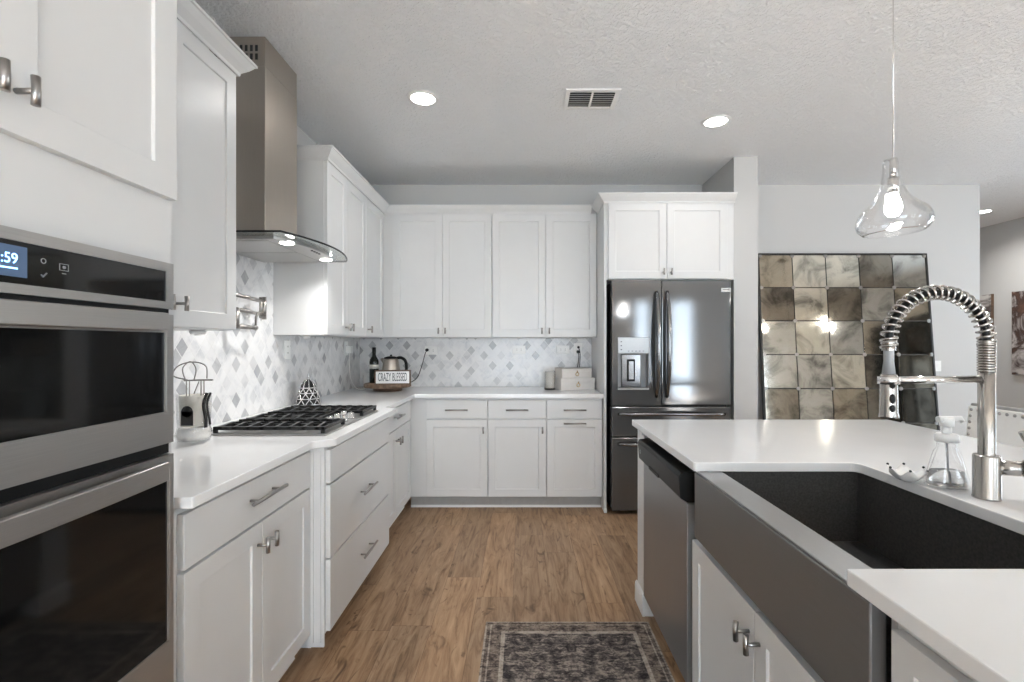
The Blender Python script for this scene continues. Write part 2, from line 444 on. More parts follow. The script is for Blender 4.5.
# text facing +X (reads along +Y) / facing -Y (reads along +X)
def face_px(x, y, z): return Matrix.Translation((x, y, z)) @ Matrix.Rotation(PI / 2, 4, 'Z') @ Matrix.Rotation(PI / 2, 4, 'X')
def face_ny(x, y, z): return Matrix.Translation((x, y, z)) @ Matrix.Rotation(PI / 2, 4, 'X')

# ================================================================= ROOM
T = 0.12
YF = 8.5                    # far wall of the area beyond the opening
struct('floor', MB().box(XL - T, XR + T, YR - T, YF + T, -0.1, 0), M['floor'])
struct('ceiling', MB().box(XL - T, XR + T, YR - T, YF + T, HC, HC + 0.1), M['ceiling'])
struct('wall_left', MB().box(XL - T, XL, YR, YB + T, 0, HC), M['wall'])
struct('wall_back', MB().box(XL, 4.16, YB, YB + T, 0, HC), M['wall'])
struct('wall_stub', MB().box(1.634, 1.82, 3.68, YB, 0, HC), M['wall'])
struct('wall_far', MB().box(4.04, XR, YF, YF + T, 0, HC), M['wall'])
struct('wall_return', MB().box(4.04, 4.16, YB + T, YF, 0, HC), M['wall'])
def wall_with_openings(name, axis, pos0, pos1, a0, a1, ops):
    mb = MB(); cur = a0
    def bx(u0, u1, z0, z1):
        if u1 - u0 < 1e-4 or z1 - z0 < 1e-4: return
        if axis == 'y': mb.box(u0, u1, pos0, pos1, z0, z1)
        else: mb.box(pos0, pos1, u0, u1, z0, z1)
    for (a, b, c, d) in sorted(ops):
        bx(cur, a, 0, HC); bx(a, b, 0, c); bx(a, b, d, HC); cur = b
    bx(cur, a1, 0, HC)
    return struct(name, mb, M['wall'], fix=False)
wall_with_openings('wall_rear', 'y', YR - T, YR, XL - T, XR + T, WIN_REAR)
wall_with_openings('wall_right', 'x', XR, XR + T, YR, YF, WIN_RIGHT)
def sash(name, axis, c0, c1, a, b, z0, z1, nx, nz, m, w=0.05):
    mb = MB()
    def bx(u0, u1, v0, v1):
        if axis == 'y': mb.box(u0, u1, c0, c1, v0, v1)
        else: mb.box(c0, c1, u0, u1, v0, v1)
    bx(a, a + w, z0, z1); bx(b - w, b, z0, z1); bx(a + w, b - w, z0, z0 + w); bx(a + w, b - w, z1 - w, z1)
    for i in range(1, nx):
        u = a + (b - a) * i / nx; bx(u - w / 2, u + w / 2, z0 + w, z1 - w)
    for i in range(1, nz):
        v = z0 + (z1 - z0) * i / nz; bx(a + w, b - w, v - w / 3, v + w / 3)
    return struct(name, mb, m, fix=False)
sash('added_window_1', 'y', YR - 0.09, YR - 0.04, *WIN_REAR[0], 2, 2, M['trim'])  # frames for the unseen openings added to bring in daylight
sash('added_window_5', 'y', YR - 0.09, YR - 0.04, *WIN_REAR[1], 1, 2, M['trim'], 0.04)
sash('added_door_1', 'y', YR - 0.09, YR - 0.04, *WIN_REAR[2], 1, 1, M['trim'], 0.04)
sash('added_window_2', 'x', XR + 0.04, XR + 0.09, *WIN_RIGHT[0], 2, 2, M['trim'])
sash('added_window_4', 'x', XR + 0.04, XR + 0.09, *WIN_RIGHT[1], 2, 2, M['trim'])
DR = (0.75, 1.95, 0.001, 2.15)
sash('added_door_2', 'x', XR - 0.05, XR - 0.001, *DR, 2, 1, M['frame_black'], 0.17)  # unseen closed door, added for its dark reflection in the mirror
struct('added_door_panes', MB().box(XR - 0.02, XR - 0.002, DR[0] + 0.171, (DR[0] + DR[1]) / 2 - 0.086, 0.172, 1.979).box(XR - 0.02, XR - 0.002, (DR[0] + DR[1]) / 2 + 0.086, DR[1] - 0.171, 0.172, 1.979), M['blackglass'])  # dark panes of the added door, solid wall behind them
bb = lambda: [(0, 0), (0.014, 0), (0.014, 0.10), (0.008, 0.13), (0, 0.13)]
struct('baseboard_back', MB().extr([(YB - p, q) for p, q in bb()], 'x', 1.82, 4.16), M['trim'])
struct('baseboard_right', MB().extr([(XR - p, q) for p, q in bb()], 'y', 2.0, YF), M['trim'])

# backsplash tiles: part of the walls
struct('trim_1', MB().box(XL, XL + 0.010, 1.206, 1.934, 0.9145, 1.354).box(XL, XL + 0.010, 1.9365, 2.8245, 0.9145, 2.748)
       .box(XL, XL + 0.010, 2.8245, YB, 0.9145, 1.354), M['tile_y'])
struct('trim_2', MB().box(XL + 0.010, 0.626, YB - 0.010, YB, 0.9145, 1.354), M['tile_x'])

# ================================================================= CABINETS
# local frame: x along the run, carcass front plane y = 0, doors stand at y = -0.02, room towards -y
DT = 0.02
def shaker(x0, x1, z0, z1, fw=0.057, y=0.0):
    mb = MB(); t = DT; r = 0.007; s = 0.0015
    o = [(x0, z0), (x1, z0), (x1, z1), (x0, z1)]
    def ring(d, yy): return [(x0 + d, yy, z0 + d), (x1 - d, yy, z0 + d), (x1 - d, yy, z1 - d), (x0 + d, yy, z1 - d)]
    vs = ring(0, y) + ring(0, y - t) + ring(fw, y - t) + ring(fw + s, y - t + r)
    fs = [(0, 1, 2, 3)]
    for a in (0, 4, 8):
        fs += [(a + i, a + (i + 1) % 4, a + 4 + (i + 1) % 4, a + 4 + i) for i in range(4)]
    fs.append((12, 13, 14, 15))
    return mb.add(vs, fs)
def slab(x0, x1, z0, z1): return MB().box(x0, x1, -DT, 0, z0, z1)
def bar_pull(parent, xc, z, L=0.175, m='nickel'):
    mb = MB(); y = -DT - 0.032
    mb.tube([(xc - L / 2, y, z), (xc + L / 2, y, z)], 0.0062, 12)
    for sx in (-1, 1): mb.tube([(xc + sx * L * 0.32, -DT, z), (xc + sx * L * 0.32, y, z)], 0.0045, 8)
    return mb.build('handle', M[m], parent)
def t_pull(parent, xc, z, m='nickel', L=0.05):
    mb = MB(); y = -DT - 0.034
    mb.tube([(xc, -DT, z), (xc, y, z)], 0.0052, 10)
    mb.tube([(xc, y, z - L / 2), (xc, y - 0.001, z), (xc, y, z + L / 2)], 0.0068, 12)
    return mb.build('knob', M[m], parent)
def door(parent, x0, x1, z0, z1, kx=None, kz=None, fw=0.057, bar=False):
    d = shaker(x0, x1, z0, z1, fw).build('door', M['paint'], parent, bevel=0.0015)
    if bar: bar_pull(d, kx, kz)
    elif kx is not None: t_pull(d, kx, kz)
    return d
def drawer(parent, x0, x1, z0, z1, pull=True, L=0.175, pz=None):
    d = slab(x0, x1, z0, z1).build('drawer', M['paint'], parent, bevel=0.002)
    if pull: bar_pull(d, (x0 + x1) / 2, (z0 + z1) / 2 if pz is None else pz, L)
    return d
def carcass(parent, x0, x1, depth, z0=0.10, z1=0.8835, toe=True, toex=None):
    b = MB().box(x0, x1, 0, depth, z0, z1).build('body', M['paint'], parent, bevel=0.001)
    if toe:
        a, c = toex or (x0, x1)
        MB().box(a, c, 0.062, depth, 0.0, z0).build('toe_kick', M['toe_grey'], parent)
        MB().extr([(0.050, 0.0), (0.062, 0.0), (0.062, 0.016), (0.056, 0.014)], 'x', a, c).build('shoe_moulding', M['trim'], parent)
    return b
LF = -0.892        # carcass front plane (x) of the left run
BF = 3.742         # carcass front plane (y) of the back run
RZL = PI / 2       # local x -> +Y, local -y -> +X
RZI = -PI / 2      # island: local x -> -Y, local -y -> -X
Ztop, Zd1, Zd0, Zb = 0.862, 0.717, 0.709, 0.108

# left near base cabinet
c = thing('base_cabinet', 'white two-door base cabinet with one drawer, between the wall oven and the cooktop drawers', 'cabinet', (LF, 1.206, 0), RZL)
carcass(c, 0, 0.764, 0.596)
drawer(c, 0.02, 0.749, Zd1, Ztop, L=0.21, pz=0.80)
door(c, 0.02, 0.3865, Zb, Zd0, 0.36, 0.640); door(c, 0.3905, 0.749, Zb, Zd0, 0.417, 0.640)

# cooktop cabinet, stands 72 mm proud
c = thing('drawer_cabinet', 'white cabinet below the cooktop standing proud, with a blank panel over two deep drawers', 'cabinet', (LF + 0.072, 1.973, 0), RZL)
MB().box(0, 0.882, 0, 0.668, 0.10, 0.8835).build('body', M['paint'], c, bevel=0.001)
MB().box(0.24, 0.882, 0.135, 0.668, 0, 0.10).build('toe_kick', M['toe_grey'], c)
drawer(c, 0.006, 0.878, 0.722, Ztop, pull=False)
drawer(c, 0.006, 0.878, 0.412, 0.714, L=0.20, pz=0.572)
drawer(c, 0.006, 0.878, Zb, 0.404, L=0.20, pz=0.262)
# fluted side post facing the camera and its foot
po = MB().box(-0.010, 0.0, 0.0, 0.068, 0.05, 0.8835)
for k in range(2): po.box(-0.015, -0.010, 0.012 + k * 0.030, 0.026 + k * 0.030, 0.07, 0.86)
po.build('side_post', M['paint'], c, bevel=0.0015)
MB().box(0.064, 0.235, 0.10, 0.16, 0.0, 0.0995).build('foot', M['paint'], c, bevel=0.002)
MB().extr([(0.088, 0), (0.10, 0), (0.10, 0.05), (0.094, 0.045)], 'x', 0.064, 0.235).build('shoe_moulding', M['trim'], c)

# left corner base cabinet
c = thing('base_cabinet', 'white base cabinet in the corner past the cooktop, one drawer over two doors', 'cabinet', (LF, 2.857, 0), RZL)
carcass(c, 0, 1.472, 0.596, toex=(0, 0.94))
drawer(c, 0.03, 0.845, Zd1, Ztop, L=0.20, pz=0.80)
door(c, 0.03, 0.436, Zb, Zd0, 0.41, 0.635); door(c, 0.440, 0.845, Zb, Zd0, 0.466, 0.635)

# back run base cabinets
bx_ = [(-0.753, -0.2765, 'leftmost of the three on the back wall, by the corner'),
       (-0.2685, 0.1815, 'middle of the three facing cabinets on the back wall'),
       (0.1895, 0.6225, 'with a bar pull on its door, beside the refrigerator')]
for i, (a, b, s) in enumerate(bx_):
    lab = ['white base cabinet, ', 'white base cabinet, ', 'white base cabinet, '][i] + s
    x0 = LF + 0.001 if i == 0 else a - 0.004
    x1 = b + 0.0035
    c = thing('base_cabinet', lab, 'cabinet', (x0, BF, 0), 0)
    carcass(c, 0, x1 - x0, 0.586)
    drawer(c, a - x0, b - x0, 0.722, Ztop, pz=0.787)
    if i < 2: door(c, a - x0, b - x0, Zb, Zd0, b - x0 - 0.028, 0.632)
    else: door(c, a - x0, b - x0, Zb, Zd0, (a + b) / 2 - x0, 0.683, bar=True)

# countertop
quartz_pts = [(-1.4895, 1.206), (-0.837, 1.206), *[(-0.837 + 0.072 * (0.5 - 0.5 * math.cos(PI * k / 14)), 1.885 + 0.075 * k / 14) for k in range(15)], (-0.765, 2.885),
              (-0.837, 2.885), (-0.837, 3.687), (0.6265, 3.687), (0.6265, 4.3295), (-1.4895, 4.3295)]
ct = MB().prism(quartz_pts, 0.884, 0.914).build('countertop', M['quartz'], bevel=0.003)
tag(ct, 'L-shaped white quartz countertop along the left and back walls', 'countertop')

# upper cabinets
def upper(parent, w, z0, z1, depth, doors, kz=0.055):
    MB().box(0, w, 0, depth, z0, z1).build('body', M['paint'], parent, bevel=0.001)
    for (a, b, kx) in doors: door(parent, a, b, z0 + 0.004, z1 - 0.012, kx, z0 + kz, fw=0.06)
UF = -1.182; ZU0, ZU1 = 1.356, 2.405
UD = 0.3065
c = thing('wall_cabinet', 'tall white upper cabinet between the oven tower and the range hood', 'cabinet', (UF, 1.206, 0), RZL)
upper(c, 0.730, ZU0, ZU1, UD, [(0.012, 0.3605, 0.33), (0.3635, 0.724, 0.392)], 0.082)
c = thing('wall_cabinet', 'white two-door upper cabinet just past the range hood', 'cabinet', (UF, 2.826, 0), RZL)
upper(c, 0.705, ZU0, ZU1, UD, [(0.004, 0.321, 0.294), (0.325, 0.702, 0.351)])
c = thing('wall_cabinet', 'white single-door upper cabinet in the corner of left and back walls', 'cabinet', (UF, 3.532, 0), RZL)
upper(c, 0.797, ZU0, ZU1, UD, [(0.004, 0.440, 0.034)])
UBF = 4.028
for (x0, x1, ds, lab) in [(UF + 0.001, -0.260, [(-1.095, -0.6785, -0.705), (-0.6755, -0.2625, -0.648)], 'white two-door upper cabinet on the back wall, left one, above the kettle'),
                          (-0.2585, 0.6265, [(-0.2565, 0.1925, 0.162), (0.1955, 0.6225, 0.224)], 'white two-door upper cabinet on the back wall, right one, above the stacked boxes')]:
    c = thing('wall_cabinet', lab, 'cabinet', (x0, UBF, 0), 0)
    upper(c, x1 - x0, ZU0, ZU1, 0.3005, [(a - x0, b - x0, k - x0) for a, b, k in ds])

# crown mouldings (profile: outward distance o, height z)
def crown_prof(z, s=1.0):
    return [(0.0, z), (0.006, z), (0.008, z + 0.012), (0.016, z + 0.020), (0.030, z + 0.034), (0.042, z + 0.050), (0.046, z + 0.056), (0.052, z + 0.058), (0.052, z + 0.068), (0.0, z + 0.068)]
def crown(path, z, name='crown_moulding', parent=None, z_off=0):
    """path: list of (x,y) of the cabinet face; outward is to the right of travel; mitred"""
    prof = crown_prof(z); n = len(path); vs = []; fs = []; m = len(prof)
    for i in range(n):
        p = Vector(path[i]); din = (p - Vector(path[i - 1])).normalized() if i else None
        dout = (Vector(path[i + 1]) - p).normalized() if i < n - 1 else None
        nrm = lambda d: Vector((d.y, -d.x))
        if din is None: off = nrm(dout)
        elif dout is None: off = nrm(din)
        else:
            a, b = nrm(din), nrm(dout); off = (a + b) / (1 + a.dot(b))
        for (o, zz) in prof: vs.append((p.x + off.x * o, p.y + off.y * o, zz))
    for i in range(n - 1):
        for k in range(m):
            k2 = (k + 1) % m; fs.append((i * m + k, i * m + k2, (i + 1) * m + k2, (i + 1) * m + k))
    fs.append(tuple(range(m))); fs.append(tuple(range((n - 1) * m, n * m)))
    return MB().add(vs, fs).build(name, M['paint'], parent)
# outward = right of travel, so the left run is walked towards -y ... both walked so that the room is on the right
def crown_thing(path, z, label):
    return tag(crown(path, z), label, 'moulding')
crown_thing([(-1.160, 1.206), (-1.160, 1.937), (-1.488, 1.937)], ZU1 - 0.012 + 0.001,
            'white crown moulding on the tall cabinet between oven tower and hood')
crown_thing([(-1.488, 2.825), (-1.160, 2.825), (-1.160, 4.006), (0.5745, 4.006)], ZU1 - 0.012 + 0.001,
            'white crown moulding running over the corner upper cabinets past the hood')

# fridge enclosure
c = thing('refrigerator_cabinet', 'tall white refrigerator surround with two short doors above the refrigerator', 'cabinet', (0.628, 3.68, 0), 0)
MB().box(0, 0.020, -0.0, 0.6495, 0.0, 2.395).build('side_panel', M['paint'], c, bevel=0.001)
MB().box(0.020, 1.005, 0.0, 0.6495, 1.80, 2.395).build('body', M['paint'], c, bevel=0.001)
MB().extr([(0.0, 0), (-0.012, 0), (-0.012, 0.02), (-0.004, 0.03), (0, 0.03)], 'x', -0.001, 0.0205).build('shoe_moulding', M['trim'], c)
door(c, 0.032, 0.4795, 1.805, 2.385, 0.452, 1.855, fw=0.057); door(c, 0.4835, 0.948, 1.805, 2.385, 0.511, 1.855, fw=0.057)
cr = crown([(0, 0.3), (0, -DT), (1.004, -DT)], 2.386, parent=c)

# ================================================================= REFRIGERATOR
fx0, fx1, fy = 0.676, 1.580, 3.61
fr = thing('refrigerator', 'dark stainless french-door refrigerator with a water dispenser in its left door', 'refrigerator', (fx0, fy, 0), 0)
FW = fx1 - fx0; sp = 1.052 - fx0
MB().box(0.004, FW - 0.004, 0.075, 0.70, 0.03, 1.775).build('body', M['dark_gap'], fr)
dl = MB()
# left door built around the dispenser opening
dx0, dx1, dz0, dz1 = 0.722 - fx0 + 0.0, 0.958 - fx0, 0.955, 1.352
z0, z1 = 0.836, 1.787
dl.box(0.0, dx0, 0, 0.07, z0, z1).box(dx1, sp - 0.003, 0, 0.07, z0, z1).box(dx0, dx1, 0, 0.07, z0, dz0).box(dx0, dx1, 0, 0.07, dz1, z1)
ld = dl.build('door', M['fridge'], fr, fix=True)
rd = MB().box(sp + 0.003, FW, 0, 0.07, z0, z1).build('door', M['fridge'], fr, bevel=0.008, seg=3)
md = MB().box(0, FW, 0, 0.07, 0.600, 0.826).build('drawer', M['fridge'], fr, bevel=0.008, seg=3)
bd = MB().box(0, FW, 0, 0.07, 0.035, 0.590).build('drawer', M['fridge'], fr, bevel=0.008, seg=3)
def bow(parent, x, za, zb):
    pts = []; rr = []
    for i in range(25):
        t = i / 24; z = za + (zb - za) * t; o = -0.012 - 0.062 * math.sin(PI * t) ** 0.7
        pts.append((x, o, z)); rr.append(0.011 + 0.009 * math.sin(PI * t))
    return MB().tube(pts, rr, 14).build('handle', M['fridge_h'], parent)
bow(ld, 0.985 - fx0 + 0.026, 0.90, 1.70); bow(rd, 1.088 - fx0 + 0.004, 0.90, 1.70)
def hbar(parent, z):
    pts = []; n = 24
    for i in range(n + 1):
        t = i / n; pts.append((0.05 + (FW - 0.10) * t, -0.008 - 0.045 * min(1, math.sin(PI * t) * 3.5), z + 0.004 * math.sin(PI * t)))
    return MB().tube(pts, 0.0125, 12).build('handle', M['fridge_h'], parent)
hbar(md, 0.772); hbar(bd, 0.545)
# dispenser
dp = MB().box(dx0, dx1, -0.004, 0.03, 1.232, dz1).build('dispenser_panel', M['panel_silver'], fr, bevel=0.003)
for k in range(3): MB().box(dx0 + 0.02, dx0 + 0.030, -0.0052, -0.004, 1.255 + k * 0.03, 1.262 + k * 0.03).build('button', M['black'], dp)
for k in range(5): MB().box(dx0 + 0.075 + k * 0.028, dx0 + 0.087 + k * 0.028, -0.0052, -0.004, 1.246, 1.250).build('button', M['black'], dp)
rc = MB().box(dx0, dx1, 0.062, 0.0695, dz0, 1.232).box(dx0, dx0 + 0.004, 0.002, 0.062, dz0, 1.232).box(dx1 - 0.004, dx1, 0.002, 0.062, dz0, 1.232).box(dx0, dx1, 0.002, 0.062, 1.225, 1.232)
rc.build('dispenser_recess', M['grey_plastic'], fr, fix=False)
MB().box(dx0 + 0.035, dx1 - 0.052, 0.040, 0.062, dz0 + 0.015, 1.222).build('dispenser_back', M['fridge_h'], fr, bevel=0.004)
MB().box(dx0 + 0.078, dx0 + 0.138, 0.030, 0.040, dz0 + 0.06, 1.185).build('dispenser_paddle', M['black'], fr, bevel=0.004)
MB().box(dx0 + 0.088, dx0 + 0.128, 0.026, 0.030, dz0 + 0.075, 1.17).build('paddle_face', M['fridge_h'], fr, bevel=0.002)
MB().box(dx0, dx1, -0.006, 0.062, dz0, dz0 + 0.012).build('drip_tray', M['steel'], fr, bevel=0.002)
bg_ = MB().box(0.830, 0.902, -0.002, 0.001, 1.697, 1.727).build('badge', M['silver'], rd, bevel=0.0005)
text('badge_text', 'FRIGIDAIRE', 0.0125, M['black'], rd, face_ny(0.866, -0.0025, 1.714), 0.0003, 0.85)
for x in (0.05, FW - 0.05): MB().box(x - 0.03, x + 0.03, 0.09, 0.16, 0.0, 0.03).build('foot', M['black'], fr)

# ================================================================= OVEN TOWER
# built in local frame (x along +Y from 0.40)
ty0 = 0.40; tl = 1.204 - ty0
tc = thing('oven_tower_cabinet', 'tall white cabinet at far left with overhead doors, housing the double wall oven', 'cabinet', (LF + 0.002, ty0, 0), RZL)
MB().box(0, tl, 0, 0.597, 1.60, 2.60).box(0, 0.012, 0, 0.597, 0.0, 1.60).box(tl - 0.018, tl, 0, 0.597, 0, 1.60)\
    .box(0.012, tl - 0.018, 0.0, 0.02, 1.502, 1.60).box(0.012, tl - 0.018, 0.0, 0.597, 0.10, 0.30).build('body', M['paint'], tc, fix=False)
MB().box(0.012, tl - 0.018, 0.062, 0.597, 0, 0.10).build('toe_kick', M['toe_grey'], tc)
door(tc, 0.004, 0.378, 1.663, 2.56, 0.368, 1.737, fw=0.072); door(tc, 0.382, tl - 0.006, 1.663, 2.56, 0.417, 1.737, fw=0.072)
drawer(tc, 0.02, tl - 0.02, 0.11, 0.29, L=0.2)
# wall oven combination
ov = thing('double_wall_oven', 'stainless steel double wall oven with black glass doors and a lit blue clock', 'oven', (LF + 0.032, ty0, 0), RZL)
a0, a1 = 0.016, 1.172 - ty0
def XO(y): return y - ty0
MB().box(a0 + 0.004, a1 - 0.004, 0.03, 0.57, 0.31, 1.49).build('body', M['dark_gap'], ov)
# control panel: steel frame with glass inside
fr_ = MB().box(a0, a1, 0.0, 0.03, 1.478, 1.499).box(a0, a1, 0, 0.03, 1.388, 1.405).box(a1 - 0.022, a1, 0, 0.03, 1.405, 1.478).box(a0, a0 + 0.022, 0, 0.03, 1.405, 1.478)
fr_.build('control_frame', M['steel'], ov, fix=False)
cp = MB().box(a0 + 0.022, a1 - 0.022, 0.003, 0.03, 1.405, 1.478).build('control_panel', M['blackglass'], ov)
MB().box(0.30, XO(0.828), 0.0022, 0.003, 1.417, 1.470).build('display', M['screen'], cp)
text('clock_digits', ':59', 0.025, M['digits'], cp, Matrix.Translation((XO(0.799), 0.0020, 1.447)) @ Matrix.Rotation(PI / 2, 4, 'X'), 0.0003, 0.9)
MB().box(0.33, XO(0.812), 0.0018, 0.0022, 1.430, 1.4325).build('clock_bar', M['digits'], cp)
MB().lathe([(0.0035, 0), (0.005, 0), (0.005, 0.0006), (0.0035, 0.0006)], (0, 0, 0), 20, close=True).build('ring_icon', M['grey_plastic'], cp).matrix_local = Matrix.Translation((XO(0.856), 0.0024, 1.452)) @ Matrix.Rotation(PI / 2, 4, 'X')
ic = MB().tube([(XO(0.852), 0.0022, 1.427), (XO(0.855), 0.0022, 1.423), (XO(0.862), 0.0022, 1.431)], 0.0012, 6)
ic.build('check_icon', M['grey_plastic'], cp)
ic = MB(); q = XO(0.886)
for (u0, u1, v0, v1) in ((q, q + 0.018, 1.452, 1.453), (q, q + 0.018, 1.440, 1.441), (q, q + 0.001, 1.44, 1.453), (q + 0.017, q + 0.018, 1.44, 1.453), (q + 0.005, q + 0.013, 1.434, 1.4355)):
    ic.box(u0, u1, 0.0022, 0.003, v0, v1)
ic.ball((q + 0.009, 0.0028, 1.4465), 0.003, 10)
ic.build('camera_icon', M['grey_plastic'], cp, fix=False)
def oven_door(z0, z1, wz0, wz1, hz0, hz1, bowed, wr):
    d = MB().box(a0, XO(wr), 0.0, 0.03, z0, wz0).box(XO(wr), a1, 0, 0.03, z0, z1).box(a0, a0 + 0.03, 0, 0.03, wz0, z1).box(a0 + 0.03, XO(wr), 0, 0.03, wz1, z1)
    dd = d.build('oven_door', M['steel'], ov, fix=False)
    MB().box(a0 + 0.03, XO(wr), 0.004, 0.03, wz0, wz1).build('window', M['blackglass'], dd)
    MB().box(a0 + 0.03, XO(wr), 0.001, 0.004, wz0, wz0 + 0.004).box(XO(wr) - 0.004, XO(wr), 0.001, 0.004, wz0, wz1).build('window_trim', M['steel'], dd, fix=False)
    h = []; n = 16; L0, L1 = a0 + 0.01, XO(1.113)
    vs = []; fs = []
    for i in range(n + 1):
        t = i / n; xx = L0 + (L1 - L0) * t; o = -0.034 - bowed * math.sin(PI * t)
        vs += [(xx, o, hz0), (xx, o, hz1), (xx, o + 0.012, hz1 + 0.002), (xx, o + 0.012, hz0 - 0.002)]
    for i in range(n):
        for k in range(4): fs.append((i * 4 + k, i * 4 + (k + 1) % 4, i * 4 + 4 + (k + 1) % 4, i * 4 + 4 + k))
    fs += [(0, 1, 2, 3), (n * 4, n * 4 + 1, n * 4 + 2, n * 4 + 3)]
    hb = MB().add(vs, fs)
    for xx in (L0 + 0.004, L1 - 0.026): hb.box(xx, xx + 0.022, -0.024, 0.0, hz0 + 0.006, hz1 - 0.006)
    hb.build('handle', M['steel'], dd, bevel=0.002)
oven_door(1.062, 1.374, 1.135, 1.33, 1.334, 1.374, 0.0, 1.150)
MB().box(a0, a1, 0.012, 0.03, 1.374, 1.388).build('seam', M['black'], ov)
MB().box(a0, a1, 0.012, 0.03, 1.036, 1.062).build('seam', M['black'], ov)
oven_door(0.33, 1.034, 0.578, 0.999, 0.984, 1.027, 0.016, 1.160)

# ================================================================= RANGE HOOD
hd = thing('range_hood', 'stainless steel chimney range hood with curved glass canopy over the cooktop', 'range hood', (-1.478, 2.405, 1.76), 0)
H = (-1.478, 2.405, 1.76)
def hl(x, y, z): return (x - H[0], y - H[1], z - H[2])
def hbox(mb, x0, x1, y0, y1, z0, z1): return mb.box(x0 - H[0], x1 - H[0], y0 - H[1], y1 - H[1], z0 - H[2], z1 - H[2])
hbox(MB(), -1.477, -1.211, 2.237, 2.555, 1.800, 2.61).build('chimney', M['steel_z'], hd, bevel=0.002)
hbox(MB(), -1.477, -1.212, 2.2385, 2.5535, 2.611, 2.7485).build('chimney_upper', M['steel_z'], hd, bevel=0.002)
mb = MB()
for k in range(9): hbox(mb, -1.45 + k * 0.024, -1.438 + k * 0.024, 2.2365, 2.2386, 2.640, 2.668); hbox(mb, -1.45 + k * 0.024, -1.438 + k * 0.024, 2.2365, 2.2386, 2.680, 2.708)
mb.build('vent_slots', M['dark_gap'], hd, fix=False)
def arc_plan(y0, y1, xb, xe, xc, n=24):
    pts = [(xb, y0)]
    for i in range(n + 1):
        t = i / n; y = y0 + (y1 - y0) * t; s = 1 - (2 * t - 1) ** 2
        pts.append((xe + (xc - xe) * s, y))
    pts.append((xb, y1)); return pts
def lp(pts): return [(p[0] - H[0], p[1] - H[1]) for p in pts]
MB().prism(lp(arc_plan(2.10, 2.71, -1.477, -1.10, -1.02)), 0.006, 0.020).build('body', M['steel'], hd, bevel=0.001)
MB().prism(lp(arc_plan(2.235, 2.575, -1.477, -1.14, -1.12, 4)), 0.029, 0.040).build('collar', M['steel'], hd)
MB().prism(lp(arc_plan(2.035, 2.790, -1.470, -1.035, -0.950)), 0.0205, 0.0285).build('glass_canopy', M['glass_g'], hd)
ap_ = [(x, y, 0.0245) for x, y in lp(arc_plan(2.035, 2.790, -1.470, -1.035, -0.950))]
MB().tube(ap_, 0.0046, 6).build('glass_edge', M['black'], hd)
mb = MB()
hbox(mb, -1.43, -1.14, 2.13, 2.40, 1.7635, 1.766); hbox(mb, -1.43, -1.14, 2.41, 2.68, 1.7635, 1.766)
mb.build('grease_filter', M['steel'], hd, bevel=0.001)
for y in (2.19, 2.625):
    q = MB().lathe([(0.0, -0.002), (0.026, -0.002), (0.031, 0.0), (0.031, 0.006)], hl(-1.085, y, 1.7645), 20).build('lamp', M['lamp'], hd)
    sp_ = area('hood_lamp_light', (-1.085, y, 1.758), (0, 0, 0), 0.05, 0.05, 1.5, (1, 0.98, 0.95), math.radians(140), 'DISK')
for k in range(4): MB().lathe([(0, -0.002), (0.006, -0.002), (0.006, 0.002)], hl(-1.045, 2.36 + k * 0.028, 1.7645), 10).build('button', M['black'], hd)

# ================================================================= COOKTOP
ck = thing('gas_cooktop', 'black and steel gas cooktop with cast iron grates set in the left countertop', 'cooktop', (-1.075, 2.372, 0.914), 0)
cx0, cx1, cy0, cy1 = -0.245, 0.245, -0.368, 0.368
MB().box(cx0, cx1, cy0, cy1, 0.0005, 0.010).build('tray', M['steel'], ck, bevel=0.004, seg=3)
burn = [(-0.12, -0.25, 0.036), (0.11, -0.25, 0.030), (-0.06, 0.0, 0.050), (-0.12, 0.25, 0.030), (0.11, 0.25, 0.036)]
for bxx, byy, r in burn:
    b = MB().lathe([(0, 0.010), (r + 0.012, 0.010), (r + 0.010, 0.018), (r, 0.020), (r, 0.026), (0, 0.027)], (bxx, byy, 0), 28).build('burner', M['silver'], ck)
    MB().lathe([(0, 0.027), (r - 0.004, 0.027), (r - 0.004, 0.031), (r - 0.008, 0.033), (0, 0.033)], (bxx, byy, 0), 28).build('burner_cap', M['iron'], b)
def grate(x0, x1, y0, y1):
    g = MB(); w = 0.0065; zt, zl = 0.040, 0.024
    g.box(x0, x1, y0, y0 + 2 * w, zl, zt - 0.002); g.box(x0, x1, y1 - 2 * w, y1, zl, zt - 0.004)
    g.box(x0, x0 + 2 * w, y0, y1, zl, zt - 0.004); g.box(x1 - 2 * w, x1, y0, y1, zl, zt - 0.004)
    for cx in (x0, x1 - 0.014):
        for cy in (y0, y1 - 0.014): g.box(cx, cx + 0.014, cy, cy + 0.014, 0.010, zl)
    n = max(4, int((x1 - x0) / 0.058)); ym = (y0 + y1) / 2
    for k in range(n):
        xx = x0 + 0.03 + (x1 - x0 - 0.06) * k / (n - 1)
        for (ya, yb, sgn) in ((y0, ym - 0.028, 1), (ym + 0.028, y1, -1)):
            hi0 = zt + 0.006
            p = [(ya, zl), (yb, zl), (yb, hi0 - (0.012 if sgn < 0 else 0)), (ya, hi0 - (0.012 if sgn > 0 else 0))]
            # raised wedge-shaped finger
            g.extr([(ya, zl), (yb, zl + 0.004), (yb, hi0), (ya, zt - 0.002)] if sgn > 0 else [(ya, zl + 0.004), (yb, zl), (yb, zt - 0.002), (ya, hi0)], 'x', xx - w, xx + w)
    g.box(x0, x1, ym - 0.034, ym - 0.024, zl, zt - 0.004); g.box(x0, x1, ym + 0.024, ym + 0.034, zl, zt - 0.004)
    return g.build('grate', M['iron'], ck, fix=False)
grate(-0.235, 0.235, -0.360, -0.124)
grate(-0.235, 0.100, -0.120, 0.120)
